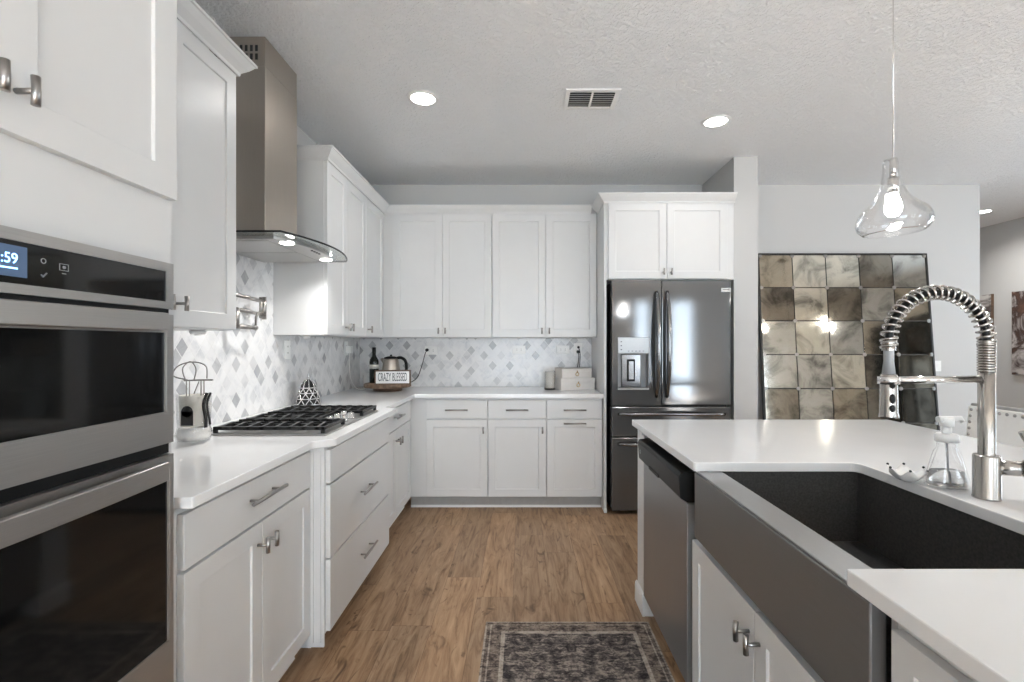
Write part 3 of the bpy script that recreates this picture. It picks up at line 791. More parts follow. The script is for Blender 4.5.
grate(-0.235, 0.235, 0.124, 0.360)
for k in range(5):
    kn = MB().lathe([(0, 0.0), (0.020, 0.0), (0.019, 0.008), (0.016, 0.010), (0.0155, 0.026), (0.013, 0.030), (0, 0.030)], (0.150 + (k % 2) * 0.052, -0.09 + k * 0.045, 0.010), 20)
    kn.box(0.148 + (k % 2) * 0.052, 0.152 + (k % 2) * 0.052, -0.104 + k * 0.045, -0.076 + k * 0.045, 0.039, 0.043)
    kn.build('knob', M['silver'], ck, fix=False)

# ================================================================= POT FILLER
pf = thing('pot_filler', 'folded brushed nickel pot filler faucet on the tiled wall behind the cooktop', 'faucet', (-1.480, 2.33, 1.40), 0)
P0 = Vector((-1.480, 2.33, 1.40))
def pl(x, y, z): return Vector((x, y, z)) - P0
MB().tube([pl(-1.479, 2.33, 1.405), pl(-1.470, 2.33, 1.405)], 0.032, 20).tube([pl(-1.470, 2.33, 1.405), pl(-1.395, 2.33, 1.405)], 0.014, 12)\
    .tube([pl(-1.40, 2.33, 1.385), pl(-1.40, 2.33, 1.48)], 0.012, 12).build('wall_mount', M['nickel'], pf)
MB().tube([pl(-1.40, 2.33, 1.473), pl(-1.40, 2.575, 1.459)], 0.0095, 12).build('lower_arm', M['nickel'], pf)
MB().tube([pl(-1.40, 2.575, 1.435), pl(-1.40, 2.575, 1.556)], 0.0125, 14).tube([pl(-1.40, 2.545, 1.44), pl(-1.40, 2.545, 1.552)], 0.0085, 12).build('elbow', M['nickel'], pf)
MB().tube([pl(-1.40, 2.575, 1.530), pl(-1.40, 2.30, 1.545)], 0.0105, 12).build('upper_arm', M['nickel'], pf)
MB().tube([pl(-1.40, 2.30, 1.565), pl(-1.40, 2.30, 1.46)], 0.011, 12).build('spout', M['nickel'], pf)
MB().tube([pl(-1.395, 2.33, 1.39), pl(-1.37, 2.43, 1.385)], [0.013, 0.010], 12).ball(pl(-1.37, 2.44, 1.385), 0.014).tube([pl(-1.37, 2.44, 1.39), pl(-1.368, 2.442, 1.44), pl(-1.360, 2.446, 1.462)], [0.005, 0.006, 0.007], 10).build('lever', M['nickel'], pf)

# ================================================================= ISLAND
IF = 0.605
def lz(y): return -(y)      # for island things placed at y-origin
# sink base cabinet: local x = Y1 - y
c = thing('sink_base_cabinet', 'white sink base cabinet in the island with two doors below the farmhouse sink', 'cabinet', (IF, 1.655, 0), RZI)
MB().box(0, 0.885, 0, 0.60, 0.10, 0.632).box(0.0, 0.066, 0.0, 0.60, 0.632, 0.8835).box(0.8745, 0.885, 0.0, 0.60, 0.632, 0.8835).build('body', M['paint'], c, fix=False)
MB().box(0, 0.885, 0.062, 0.60, 0, 0.10).build('toe_kick', M['toe_grey'], c)
door(c, 0.012, 0.450, Zb, 0.628, 0.424, 0.560); door(c, 0.454, 0.880, Zb, 0.628, 0.480, 0.560)
# near island cabinet
c = thing('base_cabinet', 'white island cabinet nearest the camera under the short counter end', 'cabinet', (IF, 0.768, 0), RZI)
carcass(c, 0, 0.66, 0.60)
door(c, 0.012, 0.326, Zb, 0.850, 0.30, 0.70, fw=0.045); door(c, 0.330, 0.650, Zb, 0.850, 0.356, 0.70, fw=0.045)
# island back and end panels
ip = thing('island_end_cabinet', 'white panelling and furniture base closing the far end and seating side of the island', 'panel', (0.575, 2.42, 0), 0)
def ib(mb, x0, x1, y0, y1, z0, z1): return mb.box(x0 - 0.575, x1 - 0.575, y0 - 2.42, y1 - 2.42, z0, z1)
ib(MB(), 0.583, 1.45, 2.285, 2.415, 0.0, 0.8835).build('end_panel', M['paint'], ip, bevel=0.002)
ib(MB(), 1.21, 1.45, 0.108, 2.284, 0.0, 0.8835).build('back_panel', M['paint'], ip, bevel=0.002)
mb = MB(); pr_ = [(0, 0), (0.011, 0), (0.011, 0.075), (0.007, 0.092), (0.002, 0.10), (0, 0.10)]
mb.extr([(0.008 - p, q) for p, q in pr_], 'y', -0.1485, 0.008)
mb.extr([(-0.005 + p, q) for p, q in pr_], 'x', -0.003, 0.875)
mb.extr([(-0.135 - p, q) for p, q in pr_], 'x', -0.003, 0.055)
mb.build('base_moulding', M['trim'], ip, fix=False)
ib(MB(), 0.566, 0.584, 2.262, 2.284, 0.870, 0.8835).build('bracket', M['white_plastic'], ip)

# island countertop with the sink notch
def rnd(cx, cy, r, a0, a1, n=5): return [(cx + r * math.cos(math.radians(a0 + (a1 - a0) * i / n)), cy + r * math.sin(math.radians(a0 + (a1 - a0) * i / n))) for i in range(n + 1)]
ipts = [(0.561, 2.445), (1.873, 2.445), (1.873, 0.09), (0.561, 0.09), (0.561, 0.825), (1.068, 0.825)] + rnd(1.069, 0.850, 0.025, -90, 0)[1:] + rnd(1.069, 1.532, 0.025, 0, 90) + [(0.568, 1.557), (0.561, 1.564)]
o = MB().prism(ipts, 0.884, 0.914).build('island_countertop', M['quartz'], bevel=0.003)
tag(o, 'white quartz island countertop cut out around the dark farmhouse sink', 'countertop')

# farmhouse sink
sk = thing('farmhouse_sink', 'wide dark gunmetal apron-front farmhouse sink set in the island', 'sink', (0.575, 1.180, 0.634), 0)
SY0, SY1 = 0.782, 1.580
def sb(mb, x0, x1, y0, y1, z0, z1): return mb.box(x0 - 0.575, x1 - 0.575, y0 - 1.180, y1 - 1.180, z0 - 0.634, z1 - 0.634)
sb(MB(), 0.570, 0.5995, SY0, SY1, 0.662, 0.8775).build('apron', M['gunmetal'], sk, bevel=0.004, seg=3)
sb(MB(), 0.574, 0.654, SY0 + 0.002, SY1 - 0.002, 0.8776, 0.8835).build('rim', M['rim_sheen'], sk, bevel=0.002)
mb = MB()
sb(mb, 0.604, 0.650, SY0 + 0.02, SY1 - 0.01, 0.66, 0.8775); sb(mb, 1.103, 1.125, SY0 + 0.02, SY1 - 0.01, 0.654, 0.8830)
sb(mb, 0.650, 1.103, 1.566, SY1 - 0.01, 0.654, 0.8830); sb(mb, 0.650, 1.103, 0.790, 0.815, 0.654, 0.8830)
sb(mb, 0.604, 1.125, 0.790, SY1 - 0.01, 0.638, 0.654)
mb.build('basin', M['basin'], sk, fix=False)
MB().lathe([(0, 0.021), (0.040, 0.021), (0.044, 0.024), (0.048, 0.022), (0.048, 0.0205)], (0.30, 0.0, 0.0), 24).build('drain', M['nickel'], sk)

# dishwasher
dw = thing('dishwasher', 'dark stainless dishwasher with black pocket-handle control panel at the island end', 'dishwasher', (IF, 2.268, 0), RZI)
MB().box(0.0, 0.603, 0.016, 0.58, 0.10, 0.868).build('body', M['black'], dw)
MB().box(0.002, 0.601, -0.030, 0.015, 0.105, 0.742).build('door', M['dw'], dw, bevel=0.004)
MB().extr([(-0.026, 0.745), (-0.052, 0.760), (-0.058, 0.835), (-0.050, 0.850), (0.012, 0.856), (0.012, 0.745)], 'x', 0.002, 0.601).build('control_panel', M['black'], dw, bevel=0.004)
MB().box(0.02, 0.585, 0.05, 0.062, 0.0, 0.099).build('toe_kick', M['black'], dw)
mb = MB(); mb.box(0.20, 0.34, -0.0575, -0.052, 0.760, 0.772); mb.build('handle_pocket', M['dark_gap'], dw)
MB().lathe([(0.006, 0), (0.009, 0), (0.009, 0.001), (0.006, 0.001)], (0, 0, 0), 20, close=True).build('power_mark', M['grey_plastic'], dw).matrix_local = Matrix.Translation((0.05, -0.0565, 0.80)) @ Matrix.Rotation(PI / 2, 4, 'X')

# ================================================================= FAUCET
fc = thing('kitchen_faucet', 'tall brushed nickel pull-down faucet with coiled spring neck behind the sink', 'faucet', (1.170, 1.200, 0.914), 0)
MB().lathe([(0, 0), (0.0285, 0), (0.0285, 0.004), (0.0272, 0.006), (0.0272, 0.106), (0.026, 0.109), (0, 0.109)], seg=36).build('base', M['faucet'], fc)
MB().lathe([(0.0172, 0.109), (0.0172, 0.318), (0.0, 0.318)], seg=28).build('pole', M['faucet'], fc)
mb = MB()
for k in range(12):
    z = 0.318 + k * 0.0067; mb.lathe([(0.0150, z), (0.0178, z + 0.0012), (0.0188, z + 0.0033), (0.0178, z + 0.0054), (0.0150, z + 0.0066)], seg=24)
mb.build('collar', M['faucet'], fc, fix=False)
R = 0.1235
path = [Vector((0, 0, 0.385))]
for i in range(61):
    a = PI * i / 60; path.append(Vector((-R + R * math.cos(a), 0, 0.395 + R * 1.0 * math.sin(a))))
path.append(Vector((-2 * R, 0, 0.378)))
MB().tube(path, 0.0085, 12).build('hose', M['black'], fc)
# helix around the arc
L = [0]
for i in range(1, len(path)): L.append(L[-1] + (path[i] - path[i - 1]).length)
turns = 25; n = turns * 14; pts = []
for i in range(n + 1):
    s = L[-1] * i / n; j = 0
    while j < len(L) - 2 and L[j + 1] < s: j += 1
    f = (s - L[j]) / (L[j + 1] - L[j]); p = path[j].lerp(path[j + 1], f); d = (path[j + 1] - path[j]).normalized()
    nn = Vector((0, 1, 0)); bb_ = d.cross(nn); a = 2 * PI * turns * i / n
    pts.append(p + (nn * math.cos(a) + bb_ * math.sin(a)) * 0.0165)
MB().tube(pts, 0.0034, 7).build('spring', M['faucet'], fc)
hx = -2 * R
MB().lathe([(0.0150, 0.372), (0.0150, 0.386), (0.017, 0.388), (0.017, 0.398), (0, 0.398)], (hx, 0, 0), 20).build('spring_end', M['faucet'], fc)
MB().lathe([(0.0110, 0.372), (0.0110, 0.345), (0.0145, 0.312), (0.0, 0.312)], (hx, 0, 0), 24).build('hose_end', M['grey_plastic'], fc)
hdn = MB().lathe([(0, 0.312), (0.0165, 0.312), (0.0185, 0.306), (0.0195, 0.216), (0.0215, 0.208), (0.0215, 0.203), (0, 0.203)], (hx, 0, 0), 28).build('spray_head', M['faucet'], fc)
for (z, h) in ((0.285, 0.008), (0.252, 0.013), (0.228, 0.010)): 
    mb = MB().lathe([(0.0, -1), (0.55, -0.8), (0.95, -0.3), (0.95, 0.3), (0.55, 0.8), (0, 1)], (0, 0, 0), 12)
    k = len(mb.v) - 72
    for i in range(k, len(mb.v)):
        x, y, zz = mb.v[i]; mb.v[i] = (hx - 0.004 + x * 0.0078, -0.0175 + y * 0.0045, z + zz * h)
    mb.build('spray_button', M['black'], hdn, fix=False)
MB().tube([(-0.018, 0, 0.300), (hx + 0.018, 0, 0.297)], 0.0092, 14).lathe([(0.0196, 0.288), (0.0235, 0.288), (0.0235, 0.306), (0.0196, 0.306)], (hx, 0, 0), 24, close=True).build('support_arm', M['silver'], fc)
MB().tube([(0.024, 0, 0.078), (0.072, -0.02, 0.078)], 0.019, 20).tube([(0.074, -0.021, 0.078), (0.135, -0.05, 0.078)], 0.0225, 20).build('valve', M['faucet'], fc)
MB().tube([(0.100, -0.034, 0.092), (0.062, -0.026, 0.172)], [0.0062, 0.0075], 12).build('lever', M['faucet'], fc)

# ================================================================= SOAP DISPENSER
sd = thing('soap_dispenser', 'clear glass soap dispenser with white pump between dish and faucet', 'soap dispenser', (1.148, 1.288, 0.9145), 0)
def sqloft(prof, sx=1.0, sy=1.0, r=0.35, n=20):
    vs = []; fs = []
    for (h, z) in prof:
        for k in range(n):
            a = 2 * PI * k / n; ca, sa = math.cos(a), math.sin(a)
            p = 4.0 if h > 0.025 else 2.0
            q = (abs(ca) ** p + abs(sa) ** p) ** (-1 / p)
            vs.append((h * sx * ca * q, h * sy * sa * q, z))
    m = len(prof)
    for i in range(m - 1):
        for k in range(n): fs.append((i * n + k, i * n + (k + 1) % n, (i + 1) * n + (k + 1) % n, (i + 1) * n + k))
    fs.append(tuple(range(n))); fs.append(tuple(range((m - 1) * n, m * n)))
    return MB().add(vs, fs, True)
sqloft([(0.044, 0.0), (0.047, 0.004), (0.047, 0.02), (0.028, 0.098), (0.024, 0.108), (0.024, 0.124), (0.0215, 0.124), (0.0215, 0.108), (0.025, 0.096), (0.043, 0.02), (0.043, 0.007), (0.001, 0.006)], sy=0.7).build('bottle', M['glass'], sd)
sqloft([(0.0415, 0.008), (0.0415, 0.02), (0.036, 0.046), (0.001, 0.0465)], sy=0.68).build('liquid', M['soap'], sd)
MB().lathe([(0, 0.1245), (0.026, 0.1245), (0.026, 0.142), (0.022, 0.146), (0.0, 0.146)], seg=24).build('cap', M['white_plastic'], sd)
MB().tube([(0, 0, 0.146), (0, 0, 0.168)], 0.011, 14).tube([(0, 0, 0.166), (0, 0, 0.188)], 0.016, 16).tube([(-0.024, 0, 0.184), (0.038, 0, 0.186), (0.042, 0, 0.178)], [0.0085, 0.0075, 0.006], 12).build('pump', M['white_plastic'], sd)
MB().tube([(0, 0, 0.124), (0.004, 0, 0.012)], 0.003, 8).build('dip_tube', M['grey_plastic'], sd)

# scalloped dish
ds = thing('scalloped_dish', 'small white ruffled dish with dark-tipped rim on the counter left of the soap dispenser', 'dish', (1.092, 1.352, 0.9145), 0)
ds.scale = (0.85, 0.85, 0.85)
vs = []; fs = []; n = 48; rings = [(0.0, 0.0), (0.018, 0.0), (0.030, 0.006), (0.042, 0.018), (0.052, 0.032)]
for th in (0.0, 0.0028):
    for ri, (r, z) in enumerate(rings):
        for k in range(n):
            a = 2 * PI * k / n; w = math.cos(6 * a) * (ri / 4) ** 2
            vs.append(((r + 0.004 * w) * math.cos(a) + 0.0001, (r + 0.004 * w) * math.sin(a), z + 0.010 * w + th))
m = len(rings)
for t in range(2):
    for i in range(m - 1):
        for k in range(n):
            q = t * m * n; fs.append((q + i * n + k, q + i * n + (k + 1) % n, q + (i + 1) * n + (k + 1) % n, q + (i + 1) * n + k))
for k in range(n): fs.append(((m - 1) * n + k, (m - 1) * n + (k + 1) % n, (2 * m - 1) * n + (k + 1) % n, (2 * m - 1) * n + k))
MB().add(vs, fs, True).build('bowl', M['ceramic'], ds)
for k in range(6):
    a = 2 * PI * k / 6; MB().ball((0.0555 * math.cos(a), 0.0555 * math.sin(a), 0.044), 0.0042, 8).build('rim_tip', M['iron'], ds)

# ================================================================= PENDANT
pn = thing('pendant_light', 'clear glass bell pendant light hanging over the island', 'pendant light', (1.203, 1.545, HC - 0.001), 0)
zc = -(HC - 0.001)
MB().lathe([(0, 0), (0.058, 0), (0.058, -0.012), (0.050, -0.022), (0, -0.022)], seg=28).build('canopy', M['silver'], pn)
MB().tube([(0, 0, -0.02), (0, 0, zc + 1.905)], 0.0016, 8).build('cord', M['silver'], pn)
MB().tube([(0, 0, zc + 1.905), (0, 0, zc + 1.84)], 0.010, 14).tube([(0, 0, zc + 1.842), (0, 0, zc + 1.79)], 0.015, 16).build('socket', M['silver'], pn)
outer = [(0.0, 1.907), (0.020, 1.907), (0.0225, 1.895), (0.024, 1.865), (0.029, 1.835), (0.040, 1.805), (0.058, 1.775), (0.085, 1.750), (0.110, 1.732), (0.123, 1.712), (0.127, 1.694), (0.122, 1.676), (0.106, 1.661), (0.097, 1.656)]
th = 0.0026
inner = [(max(0.0, r - th), z - (th if i < 9 else 0)) for i, (r, z) in enumerate(outer)]; inner[-1] = (0.096, 1.659)
RS = lambda r: r if r < 0.03 else 0.03 + (r - 0.03) * 0.82
sh = MB().lathe([(RS(r), z - 1.907) for r, z in outer] + [(RS(r), z - 1.907) for r, z in inner[::-1]], seg=48).build('glass_shade', M['glass'], pn)
sh.location = (-0.010, 0, zc + 1.900); sh.rotation_euler = (0, math.radians(-3), 0); sh.scale = (0.94, 0.94, 0.95)
MB().lathe([(0.0, -0.052), (0.014, -0.049), (0.023, -0.036), (0.0245, -0.022), (0.020, 0.0), (0.014, 0.014), (0.013, 0.024), (0, 0.024)], (0, 0, zc + 1.768), 24).build('bulb', M['bulb'], pn)

# ================================================================= CEILING FIXTURES
def downlight(x, y, lab, r=0.078, pw=1.5):
    t = thing('recessed_light', lab, 'ceiling light', (x, y, HC), 0, None)
    MB().lathe([(r, -0.0005), (r + 0.020, -0.0005), (r + 0.018, -0.006), (r, -0.008)], seg=36, close=True).build('trim_ring', M['white_plastic'], t)
    MB().lathe([(0, -0.003), (r, -0.003), (r, -0.0005)], seg=36).build('lens', M['lamp'], t)
    l = area('recessed_lamp_light', (x, y, HC - 0.012), (0, 0, 0), 2 * r, 2 * r, pw, (1, 0.97, 0.93), math.radians(150), 'DISK')
downlight(-0.587, 2.80, 'round recessed ceiling light, the one left of the air vent', 0.070)
downlight(1.255, 3.09, 'round recessed ceiling light, the one right of the air vent', 0.070)
downlight(5.02, 5.20, 'round recessed light in the far ceiling beyond the back wall corner', 0.075, 9)

vt = thing('air_vent', 'white louvred air vent in the ceiling between the two recessed lights', 'vent', (0.403, 2.81, HC), 0)
MB().box(-0.155, 0.155, -0.115, -0.090, -0.008, -0.0005).box(-0.155, 0.155, 0.090, 0.115, -0.008, -0.0005).box(-0.155, -0.130, -0.09, 0.09, -0.008, -0.0005)\
    .box(0.130, 0.155, -0.09, 0.09, -0.008, -0.0005).box(-0.006, 0.006, -0.09, 0.09, -0.010, -0.0005).build('frame', M['white_plastic'], vt, fix=False)
MB().box(-0.13, 0.13, -0.09, 0.09, -0.0015, -0.0005).build('duct', M['dark_gap'], vt)
for k in range(8):
    y = -0.078 + k * 0.022
    for sx in (-1, 1):
        a, b = sorted((sx * 0.007, sx * 0.129))
        MB().extr([(y, -0.002), (y + 0.002, -0.002), (y - 0.005, -0.0085), (y - 0.007, -0.0085)], 'x', a, b).build('slat', M['white_plastic'], vt)

# ================================================================= LEANING MIRROR
tilt = math.atan(0.085 / 1.0)
mx0, mt, nc, nr = 2.125, 0.300, 5, 7
mr = thing('mirror', 'large antiqued mirror of square panes with studs, leaning on the wall beyond the island', 'mirror', (mx0, 4.115, 0.012), 0)
tiltm = Matrix.Rotation(-tilt, 4, 'X')
def tilted(o):
    o.matrix_local = tiltm; return o
Wm, Hm = mt * nc, mt * nr
tilted(MB().box(-0.012, Wm + 0.012, 0.0, 0.022, 0.0, Hm + 0.012).build('backing', M['frame_black'], mr))
tilted(MB().box(-0.014, 0.0, -0.012, 0.0, 0, Hm + 0.012).box(Wm, Wm + 0.014, -0.012, 0, 0, Hm + 0.012).box(0, Wm, -0.012, 0, Hm, Hm + 0.012).box(0, Wm, -0.012, 0, 0, 0.012).build('frame', M['frame_black'], mr, fix=False))
pick = [[0, 1, 1, 2, 3], [2, 1, 2, 3, 0], [3, 1, 3, 0, 2], [3, 3, 1, 2, 0], [2, 3, 0, 2, 2], [0, 2, 3, 2, 0], [2, 0, 2, 2, 2]]
rr = random.Random(3)
for i in range(nc):
    for j in range(nr):
        x0 = i * mt + 0.004; z0 = Hm - (j + 1) * mt + 0.004; z0 = max(z0, 0.014); s = mt - 0.008; z1 = Hm - j * mt - 0.004; x1 = x0 + s; ch = 0.014
        pts = [(x0 + ch, z0), (x1 - ch, z0), (x1, z0 + ch), (x1, z1 - ch), (x1 - ch, z1), (x0 + ch, z1), (x0, z1 - ch), (x0, z0 + ch)]
        vs = [(p, -0.002, q) for p, q in pts] + [(p, -0.005, q) for p, q in pts]
        k = 8; ctr = ((x0 + x1) / 2, (z0 + z1) / 2); vs += [(ctr[0] + (p - ctr[0]) * 0.995, -0.0055, ctr[1] + (q - ctr[1]) * 0.995) for p, q in pts]
        fs = [tuple(range(8)), tuple(range(16, 24))] + [(a + q, a + (q + 1) % 8, a + 8 + (q + 1) % 8, a + 8 + q) for a in (0, 8) for q in range(8)]
        tilted(MB().add(vs, fs).build('mirror_pane', AN[pick[j][i]], mr))
for i in range(nc + 1):
    for j in range(nr + 1):
        x = min(max(i * mt, 0.012), Wm - 0.008); z = min(max(Hm - j * mt, 0.014), Hm - 0.010)
        o = MB().tube([(x, -0.0060, z), (x, -0.011, z)], 0.0165, 14).tube([(x, -0.011, z), (x, -0.017, z)], 0.007, 10).build('stud', M['nickel'], mr)
        tilted(o)

# ================================================================= WALL ART, SWITCH, SENSOR
a1_ = mk_art('abstract_print_brown', 1.0, [lin(210, 205, 200), lin(96, 70, 58), lin(60, 44, 40), lin(186, 180, 178)])
a2_ = mk_art('abstract_print_grey', 7.0, [lin(190, 186, 184), lin(120, 110, 108), lin(80, 70, 68), lin(200, 196, 192)])
def art(y0, y1, z0, z1, m, lab):
    t = thing('wall_art', lab, 'painting', (XR - 0.001, (y0 + y1) / 2, z0), 0)
    hw = (y1 - y0) / 2
    MB().box(-0.035, 0, -hw, hw, 0, z1 - z0).build('canvas', m, t, bevel=0.002)
    MB().box(-0.030, 0.0, -hw - 0.006, -hw - 0.0005, -0.004, z1 - z0 + 0.004).box(-0.030, 0, hw + 0.0005, hw + 0.006, -0.004, z1 - z0 + 0.004).build('edge_strip', M['wood_dark'], t, fix=False)
art(5.78, 6.40, 0.95, 1.905, a2_, 'tall abstract canvas on the right wall, half hidden behind the faucet pole')
art(4.90, 5.53, 0.95, 1.905, a1_, 'tall brown and white abstract canvas at the right edge of the picture')

def plate(name, lab, loc, rz, kind='outlet', plug=None, group=None, w=0.075, h=0.117):
    t = thing(name, lab, 'switch' if kind == 'switch' else 'outlet', loc, rz)
    MB().box(-w / 2, w / 2, -0.006, 0, -h / 2, h / 2).build('cover_plate', M['white_plastic'], t, bevel=0.002)
    if kind == 'outlet':
        for dz in (-0.020, 0.020) if h > w else ():
            f = MB().box(-0.016, 0.016, -0.0075, -0.006, dz - 0.013, dz + 0.013).build('receptacle', M['white_plastic'], t, bevel=0.001)
            MB().box(-0.007, -0.0045, -0.0079, -0.0075, dz - 0.004, dz + 0.006).box(0.0045, 0.007, -0.0079, -0.0075, dz - 0.004, dz + 0.006).build('slot', M['dark_gap'], f, fix=False)
        if w > h:
            for dx in (-0.020, 0.020):
                f = MB().box(dx - 0.013, dx + 0.013, -0.0075, -0.006, -0.016, 0.016).build('receptacle', M['white_plastic'], t, bevel=0.001)
                MB().box(dx - 0.005, dx + 0.005, -0.0079, -0.0075, -0.007, -0.0045).box(dx - 0.005, dx + 0.005, -0.0079, -0.0075, 0.0045, 0.007).build('slot', M['dark_gap'], f, fix=False)
    elif kind == 'switch':
        MB().box(-0.013, 0.013, -0.009, -0.006, -0.028, 0.028).build('rocker', M['white_plastic'], t, bevel=0.002)
    return t
plate('light_switch', 'small white light switch on the back wall right of the leaning mirror', (3.775, YB, 1.10), 0, 'switch', w=0.058, h=0.095)
XT, YT = XL + 0.010, YB - 0.010
def bx(px, d): return (px - 522.7) * d / 475.8
plate('wall_outlet', 'white outlet on the left tiles between the cooktop and the plugged charger', (XT, 2.985, 1.265), RZL)
plate('wall_outlet', 'white outlet on the left tiles holding the white charger block', (XT, 3.98, 1.265), RZL)
plate('wall_outlet', 'white outlet on the back tiles with the black kettle cord plugged in', (bx(431, 4.31), YT, 1.242), 0, w=0.117, h=0.075)
plate('wall_outlet', 'white outlet on the middle of the back tiles with nothing plugged in', (bx(519, 4.31), YT, 1.25), 0, w=0.117, h=0.075)
plate('wall_outlet', 'white outlet on the back tiles directly above the white jar candle', (bx(563, 4.31), YT, 1.25), 0, w=0.117, h=0.075)
plate('wall_outlet', 'white outlet on the back tiles with two black cords, behind the stacked boxes', (bx(578, 4.31), YT, 1.25), 0, w=0.075, h=0.117)
def loose(mb, name, m, lab, cat, loc=None):
    o = mb.build(name, m); tag(o, lab, cat); return o
# white charger and cable
loose(MB().box(XT + 0.008, XT + 0.050, 3.958, 4.002, 1.225, 1.285), 'charger_block', M['white_plastic'], 'white charger block plugged into the left tiled wall', 'charger')
pts = [(XT + 0.03, 3.98, 1.224), (XT + 0.03, 3.985, 1.12), (XT + 0.035, 3.99, 1.02), (XT + 0.06, 4.02, 0.945), (XT + 0.08, 4.05, 0.918), (XT + 0.13, 4.07, 0.917)]
def smooth_path(p, n=8):
    P = [Vector(q) for q in p]; out = []
    for i in range(len(P) - 1):
        a, b, c, d = P[max(i - 1, 0)], P[i], P[i + 1], P[min(i + 2, len(P) - 1)]
        for k in range(n):
            t = k / n
            out.append(0.5 * ((2 * b) + (c - a) * t + (2 * a - 5 * b + 4 * c - d) * t * t + (3 * b - a - 3 * c + d) * t ** 3))
    out.append(P[-1]); return out
loose(MB().tube(smooth_path(pts), 0.0025, 6), 'charging_cable', M['white_plastic'], 'thin white cable hanging from the charger down to the counter', 'cable')

# kettle cord
kx = bx(427, 4.30)
cd = thing('power_cord', 'black kettle cord running down from the back outlet to the counter', 'cord', (kx, YT, 1.24), 0)
MB().tube([(0, -0.008, 0.008), (0, -0.034, 0.006)], 0.014, 14).build('plug', M['black'], cd)
MB().tube(smooth_path([(0, -0.034, 0.004), (-0.012, -0.05, -0.03), (-0.04, -0.06, -0.14), (-0.075, -0.08, -0.235), (-0.14, -0.10, -0.285), (-0.22, -0.11, -0.30), (-0.27, -0.12, -0.317)]), 0.0035, 8).build('cable', M['black'], cd)
kx2 = bx(578, 4.30)
cd = thing('power_cord', 'pair of black cords dropping from the outlet behind the stacked boxes', 'cord', (kx2, YT, 1.25), 0)
MB().tube([(0, -0.008, -0.02), (0, -0.036, -0.02)], 0.014, 14).tube([(0.004, -0.008, 0.022), (0.004, -0.03, 0.022)], 0.011, 14).build('plug', M['black'], cd)
MB().tube(smooth_path([(0, -0.034, -0.02), (0.004, -0.045, -0.07), (-0.004, -0.04, -0.14), (-0.02, -0.035, -0.22), (-0.03, -0.035, -0.33)]), 0.0032, 8)\
    .tube(smooth_path([(0.004, -0.03, 0.022), (0.016, -0.045, -0.04), (0.012, -0.04, -0.14), (0.004, -0.03, -0.22), (0.004, -0.03, -0.33)]), 0.0032, 8).build('cable', M['black'], cd)
# under-cabinet pucks
for (y, x, lab) in ((1.86, -1.27, 'small white puck under the tall cabinet left of the hood'), (3.05, -1.39, 'small white puck under the upper cabinet right of the hood')):
    t = thing('puck_light', lab, 'light', (x, y, ZU0 - 0.0005), 0)
    MB().lathe([(0, 0), (0.028, 0), (0.030, -0.006), (0.024, -0.016), (0, -0.017)], seg=20).build('housing', M['white_plastic'], t)
    MB().lathe([(0.0, -0.017), (0.014, -0.0172), (0.010, -0.020), (0, -0.020)], seg=16).build('lens', M['ceramic'], t)

# ================================================================= COUNTER OBJECTS
ZC = 0.9145
# round wooden riser
rx, ry = -1.125, 3.965
o = thing('wooden_riser', 'round rustic wooden riser in the counter corner carrying kettle, bottle and sign', 'tray', (rx, ry, ZC), 0)
pr = [(0.0, 0.030), (0.186, 0.030), (0.192, 0.034), (0.190, 0.058), (0.184, 0.062), (0.0, 0.062)]
MB().lathe(pr, seg=48).build('top', M['wood_board'], o)
MB().lathe([(0, 0.0), (0.115, 0.0), (0.120, 0.006), (0.112, 0.029), (0.0, 0.029)], seg=32).build('base', M['wood_dark'], o)
ZT = ZC + 0.0625
# wine bottle
o = thing('wine_bottle', 'dark glass wine bottle standing left of the kettle on the wooden riser', 'bottle', (-1.245, 3.985, ZT), 0)
MB().lathe([(0, 0), (0.036, 0), (0.0375, 0.004), (0.0375, 0.175), (0.034, 0.195), (0.018, 0.222), (0.0145, 0.235), (0.014, 0.285), (0, 0.285)], seg=28).build('glass_body', M['bottle'], o)
MB().lathe([(0.0145, 0.250), (0.0155, 0.252), (0.0155, 0.296), (0.0, 0.297)], seg=20).build('capsule', M['black'], o)
MB().lathe([(0.0378, 0.118), (0.0379, 0.118), (0.0379, 0.152), (0.0378, 0.152)], seg=28, close=True).build('label', M['paper'], o)
# kettle
o = thing('electric_kettle', 'stainless steel electric kettle with black handle on the wooden riser', 'kettle', (-1.115, 4.03, ZT), 0)
MB().lathe([(0, 0), (0.082, 0), (0.084, 0.006), (0.082, 0.020), (0, 0.020)], seg=32).build('power_base', M['black'], o)
MB().lathe([(0.078, 0.021), (0.080, 0.030), (0.076, 0.10), (0.064, 0.185), (0.058, 0.200), (0.0, 0.200)], seg=36).build('body', M['steel_z'], o)
MB().lathe([(0.060, 0.201), (0.056, 0.212), (0.03, 0.220), (0.0, 0.222)], seg=32).ball((0, 0, 0.226), 0.010).build('lid', M['black'], o)
MB().tube(smooth_path([(0.05, 0, 0.205), (0.085, 0, 0.208), (0.118, 0, 0.185), (0.130, 0, 0.14), (0.126, 0, 0.09), (0.110, 0, 0.060)]), [0.013] * 41, 12).build('handle', M['black'], o)
MB().tube([(-0.055, 0, 0.175), (-0.082, 0, 0.200)], [0.020, 0.013], 14).build('spout', M['steel_z'], o)
